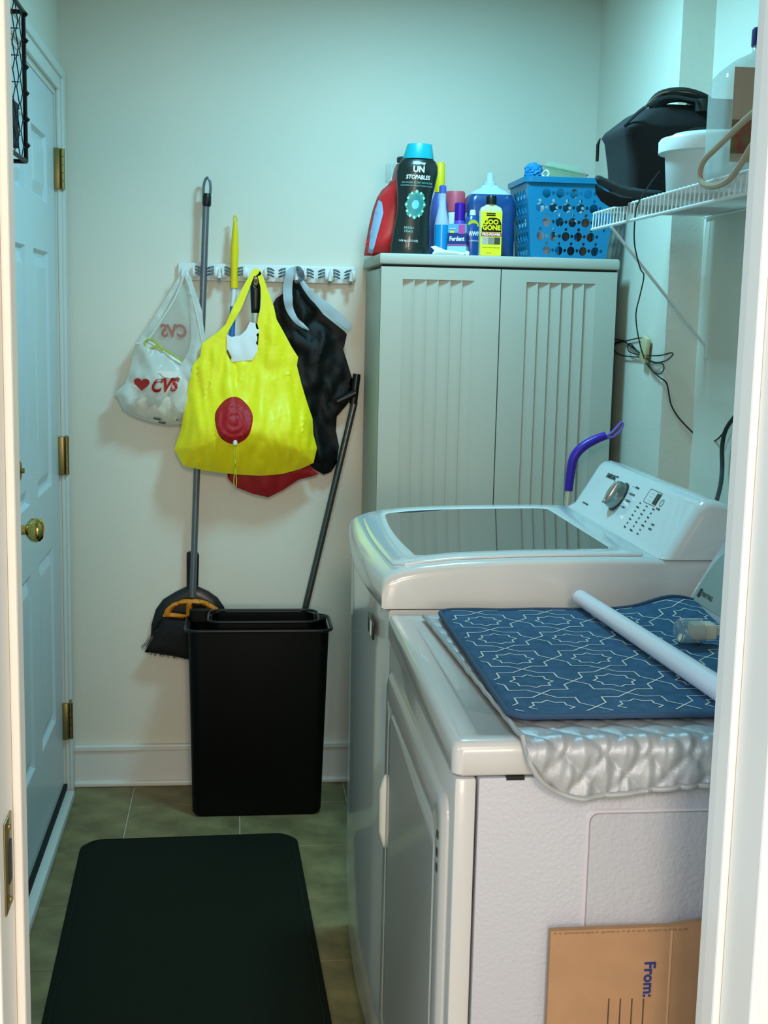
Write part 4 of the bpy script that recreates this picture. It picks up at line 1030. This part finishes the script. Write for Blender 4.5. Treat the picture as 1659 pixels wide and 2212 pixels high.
# ------------------------------------------------------------------ wire shelf
SX, SZ, SLZ, SY1, SY0 = .872, 1.7235, 1.682, 3.150, 1.50
sh = thing('wire_shelf', 'white ventilated wire shelf on the right wall above the dryer', 'shelf', (1.0, 2.4, SZ))
wr_ = MB().tube([(XR2-.003, 0, 0), (SX+.002, 0, 0), (SX-.001, 0, -.003), (SX-.003, 0, SLZ-SZ)], .0017, 6)
w0 = None; n = int((SY1-SY0)/.0254)
for i in range(n+1):
    y = SY1-.002-i*.0254
    if w0 is None:
        w0 = wr_.build('wire', wirem, sh); off = sh.location
        for v in w0.data.vertices: v.co += off-Vector((0, 0, 0)); 
        for v in w0.data.vertices: v.co -= Vector((off.x, 0, 0))
        for v in w0.data.vertices: v.co.z -= off.z
        for v in w0.data.vertices: v.co.y -= off.y
        w0.location = (0, y-off.y, 0)
    else:
        o = bpy.data.objects.new('wire', w0.data); COL.objects.link(o); o.parent = sh; o.location = (0, y-sh.location.y, 0)
for v in w0.data.vertices: v.co.y += sh.location.y
for v in w0.data.vertices: v.co.z += sh.location.z
for x_, z_, r in ((XR2-.006, SZ-.004, .003), (1.02, SZ-.0045, .003), (SX, SZ-.003, .003), (SX-.003, SLZ, .0036)):
    MB().tube([(x_, SY1+.004, z_), (x_, SY0, z_)], r, 8).build('rail', wirem, sh)
br_ = MB()
for y in (3.10, 2.10):
    a = Vector((SX+.03, y, SLZ+.004)); b = Vector((XR2-.004, y, 1.405)); d_ = (b-a).normalized(); s_ = Vector((0, 1, 0))
    up = d_.cross(s_)
    MB().loft([[p+s_*u+up*v for u, v in ((-.007, -.002), (.007, -.002), (.007, .002), (-.007, .002))] for p in (a, b)]).build('brace', wirem, sh)
    MB().box(XR2-.004, XR2, y-.010, y+.010, 1.375, 1.42, .001).build('brace_foot', wirem, sh)
for y in (2.55, 1.95): MB().box(XR2-.012, XR2, y-.006, y+.006, SZ-.012, SZ+.006, .002).build('wall_clip', wirem, sh)
SZT = SZ+.0022
# ---- black camera bag
cbg = thing('black_carry_bag', 'black padded fabric carry bag with top flap and handle on the wire shelf', 'bag', (.99, 2.99, SZT))
def bring(z, x0, x1, y0, y1, r): return [Vector((p.x, p.y, SZT+z)) for p in rring((x0+x1)/2, (y0+y1)/2, (x1-x0)/2, (y1-y0)/2, r, 0, 5)]
mb = MB().loft([bring(.001, .885, 1.12, 2.90, 3.08, .02), bring(.02, .882, 1.125, 2.895, 3.085, .03), bring(.09, .878, 1.135, 2.89, 3.09, .03), bring(.15, .868, 1.14, 2.885, 3.09, .028), bring(.163, .862, 1.142, 2.88, 3.095, .024),
                bring(.172, .866, 1.14, 2.882, 3.09, .03), bring(.205, .905, 1.13, 2.90, 3.07, .04), bring(.222, .94, 1.12, 2.92, 3.05, .04)])
for v in mb.bm.verts: v.co += Vector(noise.noise_vector(v.co*16))*.0035*min(1, (v.co.z-SZT)/.02)
mb.build('bag_body', blackf, cbg, ang=70)
MB().tube(smoothpts([(1.03, 2.893, SZT+.06), (.99, 2.889, SZT+.12), (1.0, 2.884, SZT+.158), (1.05, 2.882, SZT+.166), (1.13, 2.882, SZT+.155)], 5), .003, 6).build('pocket_piping', mat('charcoal_piping', '2f3537', .6), cbg)
MB().tube(smoothpts([(.862, 2.90, SZT+.168), (.90, 2.88, SZT+.205), (.955, 2.885, SZT+.232), (1.02, 2.89, SZT+.228), (1.10, 2.89, SZT+.218)], 5), .004, 6).build('zip_line', mat('charcoal_piping', '2f3537', .6), cbg)
MB().tube(smoothpts([(.935, 2.93, SZT+.212), (.955, 2.925, SZT+.236), (1.0, 2.92, SZT+.244), (1.05, 2.92, SZT+.232), (1.07, 2.93, SZT+.215)], 5), .017, 10, flat=1.0).build('top_handle', blackf, cbg)
MB().tube(smoothpts([(.90, 2.875, SZT+.206), (.945, 2.908, SZT+.242), (1.0, 2.905, SZT+.247), (1.04, 2.905, SZT+.24)], 5), .0018, 6).build('tan_cord', mat('tan_cord', '8a6a50', .7), cbg)
MB().loft([rring(1.075, 2.93, .05, .05, .02, SZT+z) for z in (.205, .226, .232)]).build('top_flap', mat('olive_black', '1c231e', .7), cbg)
MB().tube([(.862, 3.09, SZT+.165), (.857, 3.09, SZT+.15), (.857, 3.09, SZT+.112)], [.0018, .004, .004], 8).build('zip_pull', blackp, cbg)
# ---- visor brim hanging over the lip
hc_ = thing('sun_visor', 'black sun visor with curved padded brim sticking out over the shelf lip', 'visor', (.84, 2.85, SZT))
vy = 2.858
vt_ = O2([(1285, 384), (1288, 379), (1296, 379), (1315, 388), (1345, 401), (1385, 408), (1432, 412), (1434, 424), (1400, 430), (1350, 424), (1315, 412), (1290, 396)], vy)
pillow('brim_pad', vt_, vy, .010, mat('cap_charcoal', '30383a', .85, bump=.4, bscale=400), hc_, back=.012, fall=.006, wr=0, step=.006)
vb_ = O2([(1287, 398), (1312, 412), (1340, 424), (1378, 430), (1378, 440), (1345, 446), (1318, 446), (1300, 434), (1289, 418)], vy)
pillow('brim_underside', vb_, vy+.008, .005, blackf, hc_, back=.008, fall=.006, wr=0, step=.006)
# ---- white tub
wt = thing('white_lidded_tub', 'round white plastic tub with lid on the wire shelf before the black bag', 'tub', (.992, 2.665, SZT))
MB().lathe([(.094, 0), (.098, .004), (.105, .088), (.107, .10)], (.992, 2.665, SZT), 48).build('tub_body', mat('tub_white', 'd2d8d6', .4), wt, ang=50)
MB().lathe([(.113, .082), (.118, .083), (.1185, .106), (.114, .112), (.098, .113), (.09, .121), (.04, .126)], (.992, 2.665, SZT), 48).build('lid', mat('lid_white', 'e8eeec', .35), wt, ang=40)
# ---- clear jug bottle with navy cap
bt = thing('clear_jug_bottle', 'large clear plastic bottle with navy cap and tan label on the wire shelf', 'bottle', (.978, 2.42, SZT))
def br2(a, b, r, z): return rring(.978, 2.42, a, b, r, SZT+z, 6)
MB().loft([br2(.070, .055, .02, .0), br2(.080, .062, .025, .008), br2(.083, .065, .025, .02), br2(.083, .065, .025, .175), br2(.080, .063, .03, .192), br2(.068, .056, .04, .208), br2(.048, .042, .04, .224), br2(.022, .022, .0215, .236), br2(.017, .017, .0165, .240), br2(.017, .017, .0165, .252)]).build('bottle_body', mat('clear_pet', 'd5e4e2', .06, alpha=.42, spec=.9), bt, ang=60)
MB().lathe([(.0195, .250), (.020, .252), (.020, .279), (.017, .283)], (.978, 2.42, SZT), 28).build('cap', mat('navy_cap', '141c66', .3), bt)
yl = 2.42-.0665
MB().box(.902, 1.050, yl-.001, yl, SZT+.03, SZT+.198, .0).build('label', mat('tan_label', 'b09c88', .45), bt)
MB().box(.902, .957, yl-.002, yl-.001, SZT+.045, SZT+.105).build('label_picture', mat('label_brown_green', '6a6a42', .6, col2='8a3a34', vscale=60), bt)
MB().prism([(.935, SZT+.075), (.958, SZT+.08), (.958, SZT+.09), (.945, SZT+.095)], 1, yl-.003, yl-.002).build('label_red_bird', mat('bird_red', 'b03a34', .6), bt)
MB().prism([(.957+.030*math.cos(a)*.6+.012, SZT+.065+.03*math.sin(a)) for a in [2*PI*k/16 for k in range(16)]], 1, yl-.0026, yl-.0016).build('label_pale_patch', mat('label_pale', 'cfd2da', .6), bt)
text('O', .036, inkd, bt, (.978, yl-.0014, SZT+.142), name='print')
# ---- beige strap loop
pts = smoothpts([U(px, py, 0, .852) for px, py in ((1640, 232), (1600, 268), (1555, 312), (1522, 345), (1512, 375), (1517, 395), (1540, 402), (1572, 390), (1600, 355), (1622, 318), (1650, 280))], 5)
MB().tube(pts, .0050, 8, flat=1.25).build('beige_strap', mat('beige_webbing', 'b39c82', .8, bump=.3, bscale=400), None, 'beige fabric strap hanging in a loop over the shelf lip', 'strap')
# ------------------------------------------------------------------ cords
cdm = mat('black_cord', '0f1213', .5)
cord = thing('thin_black_cord', 'thin black cord bundled in loops on a beige clip below the shelf', 'cord', (1.06, 3.3, 1.38))
up_ = [(1425, 370, 2.80), (1404, 398, 2.78), (1378, 440, 2.765), (1371, 480, 2.83), (1371, 530, 2.92), (1383, 580, 3.02), (1391, 596, 3.06), (1382, 640, 3.12), (1374, 675, 3.17), (1376, 710, 3.22), (1384, 750, 3.27), (1392, 775, 3.275)]
MB().tube(smoothpts([U(a, b, 1, c) for a, b, c in up_], 4), .0017, 6).build('hanging_run', cdm, cord)
lo_ = [[(1392, 770), (1360, 745), (1335, 733), (1315, 737), (1330, 741), (1350, 737), (1385, 730), (1400, 738), (1404, 752), (1398, 765)],
       [(1386, 772), (1345, 768), (1328, 758), (1330, 742), (1345, 735), (1362, 748), (1384, 765)],
       [(1384, 768), (1360, 760), (1356, 748), (1362, 742), (1376, 758), (1388, 772)],
       [(1395, 768), (1425, 768), (1450, 762), (1452, 768), (1436, 780), (1412, 782), (1394, 770)],
       [(1394, 774), (1412, 784), (1430, 785), (1434, 797), (1424, 808), (1408, 800), (1396, 784)]]
for i, L_ in enumerate(lo_): MB().tube(smoothpts([U(a, b, 0, XR-.006-.002*i) if U(a, b, 0, XR).y > YC+.01 else U(a, b, 1, YC-.012) for a, b in L_], 4), .0016, 6).build('cord_loop', cdm, cord)
lw = [(1394, 776), (1408, 800), (1425, 815), (1439, 826), (1444, 845), (1450, 875), (1466, 902), (1490, 928), (1512, 947), (1530, 955)]
MB().tube(smoothpts([U(a, b, 0, XR-.005) if a < 1420 else U(a, b, 1, YC-.006) for a, b in lw]+[U(1548, 950, 0, XR2-.012), U(1562, 935, 0, XR2-.012), U(1570, 918, 0, XR2-.012)], 4), .0019, 6).build('lower_run', cdm, cord)
mc = Matrix.Translation(U(1393, 756, 0, XR-.012)) @ Matrix.Rotation(math.radians(12), 4, 'X')
MB().box(-.006, .006, -.024, .024, -.035, .035, .004).xf(mc).build('cord_clip', mat('beige_plastic', 'c3b78c', .5), cord)
pc2 = MB().tube(smoothpts([U(1590, 896, 0, XR2-.02), U(1568, 928, 0, XR2-.02), U(1560, 965, 0, XR2-.02), U(1560, 1010, 0, XR2-.02), U(1556, 1050, 0, XR2-.04), U(1543, 1098, 0, XR2-.09), U(1532, 1130, 0, XR2-.12)], 5), .0052, 10)
pc2.build('power_cord', mat('cord_charcoal', '2a2e2f', .5), None, 'thick dark power cord rising behind the washing machine', 'cord')
# ------------------------------------------------------------------ wire basket on the left wall
wk = thing('chicken_wire_basket', 'black iron wall basket with chicken wire sides at upper left', 'basket', (-.45, 2.4, 1.735))
im = mat('black_iron', '0e0d0d', .5, .3)
bx0, bx1, by0, by1, bz0, bz1 = XL+.006, -.400, 2.22, 2.60, 1.738, 2.012
rails_ = [[(bx1, by0, bz0), (bx1, by1, bz0), (bx0, by1, bz0), (bx0, by0, bz0)], [(bx1, by0, bz1), (bx1, by1, bz1), (bx0, by1, bz1), (bx0, by0, bz1)]]
for r in rails_:
    for i in range(4): MB().tube([r[i], r[(i+1) % 4]], .0042, 8).build('frame_bar', im, wk)
for x_, y_ in ((bx1, by0), (bx1, by1), (bx0, by1), (bx0, by0)): MB().tube([(x_, y_, bz0), (x_, y_, bz1)], .0042, 8).build('frame_post', im, wk)
def hexnet(fn_, w_, h_, s=.040):
    mb = MB(); hh = s*1.2; nx = int(w_/(s*1.0))+1
    for i in range(nx+1):
        for j in range(int(h_/(s*1.15))+2):
            cx_ = i*s; cz_ = j*s*1.22+(s*.61 if i % 2 else 0)
            a = (cx_-s*.17, cz_); b = (cx_+s*.17, cz_)
            for p, q in ((a, b), (b, (cx_+s*.83, cz_+s*.61)), (b, (cx_+s*.83, cz_-s*.61))):
                if all(0 <= t_[0] <= w_ and 0 <= t_[1] <= h_ for t_ in (p, q)): mb.tube([fn_(*p), fn_(*q)], .0011, 5)
    return mb
hexnet(lambda a, b: (bx0+a, by1, bz0+b), bx1-bx0, bz1-bz0).build('wire_net', im, wk)
hexnet(lambda a, b: (bx1, by0+a, bz0+b), by1-by0, bz1-bz0).build('wire_net', im, wk)
for k in range(6):
    z = bz0+.03+k*.048; MB().tube([(bx1, by1+.0, z-.003), (bx1+.004, by1, z), (bx1, by1+.0, z+.003)], .0052, 6).build('wire_wrap', im, wk)
MB().box(bx0+.012, bx1-.010, by1-.11, by1-.012, bz0+.022, bz0+.105, .003).build('black_wallet_case', blackf, None, 'small black case standing inside the wire wall basket', 'case')
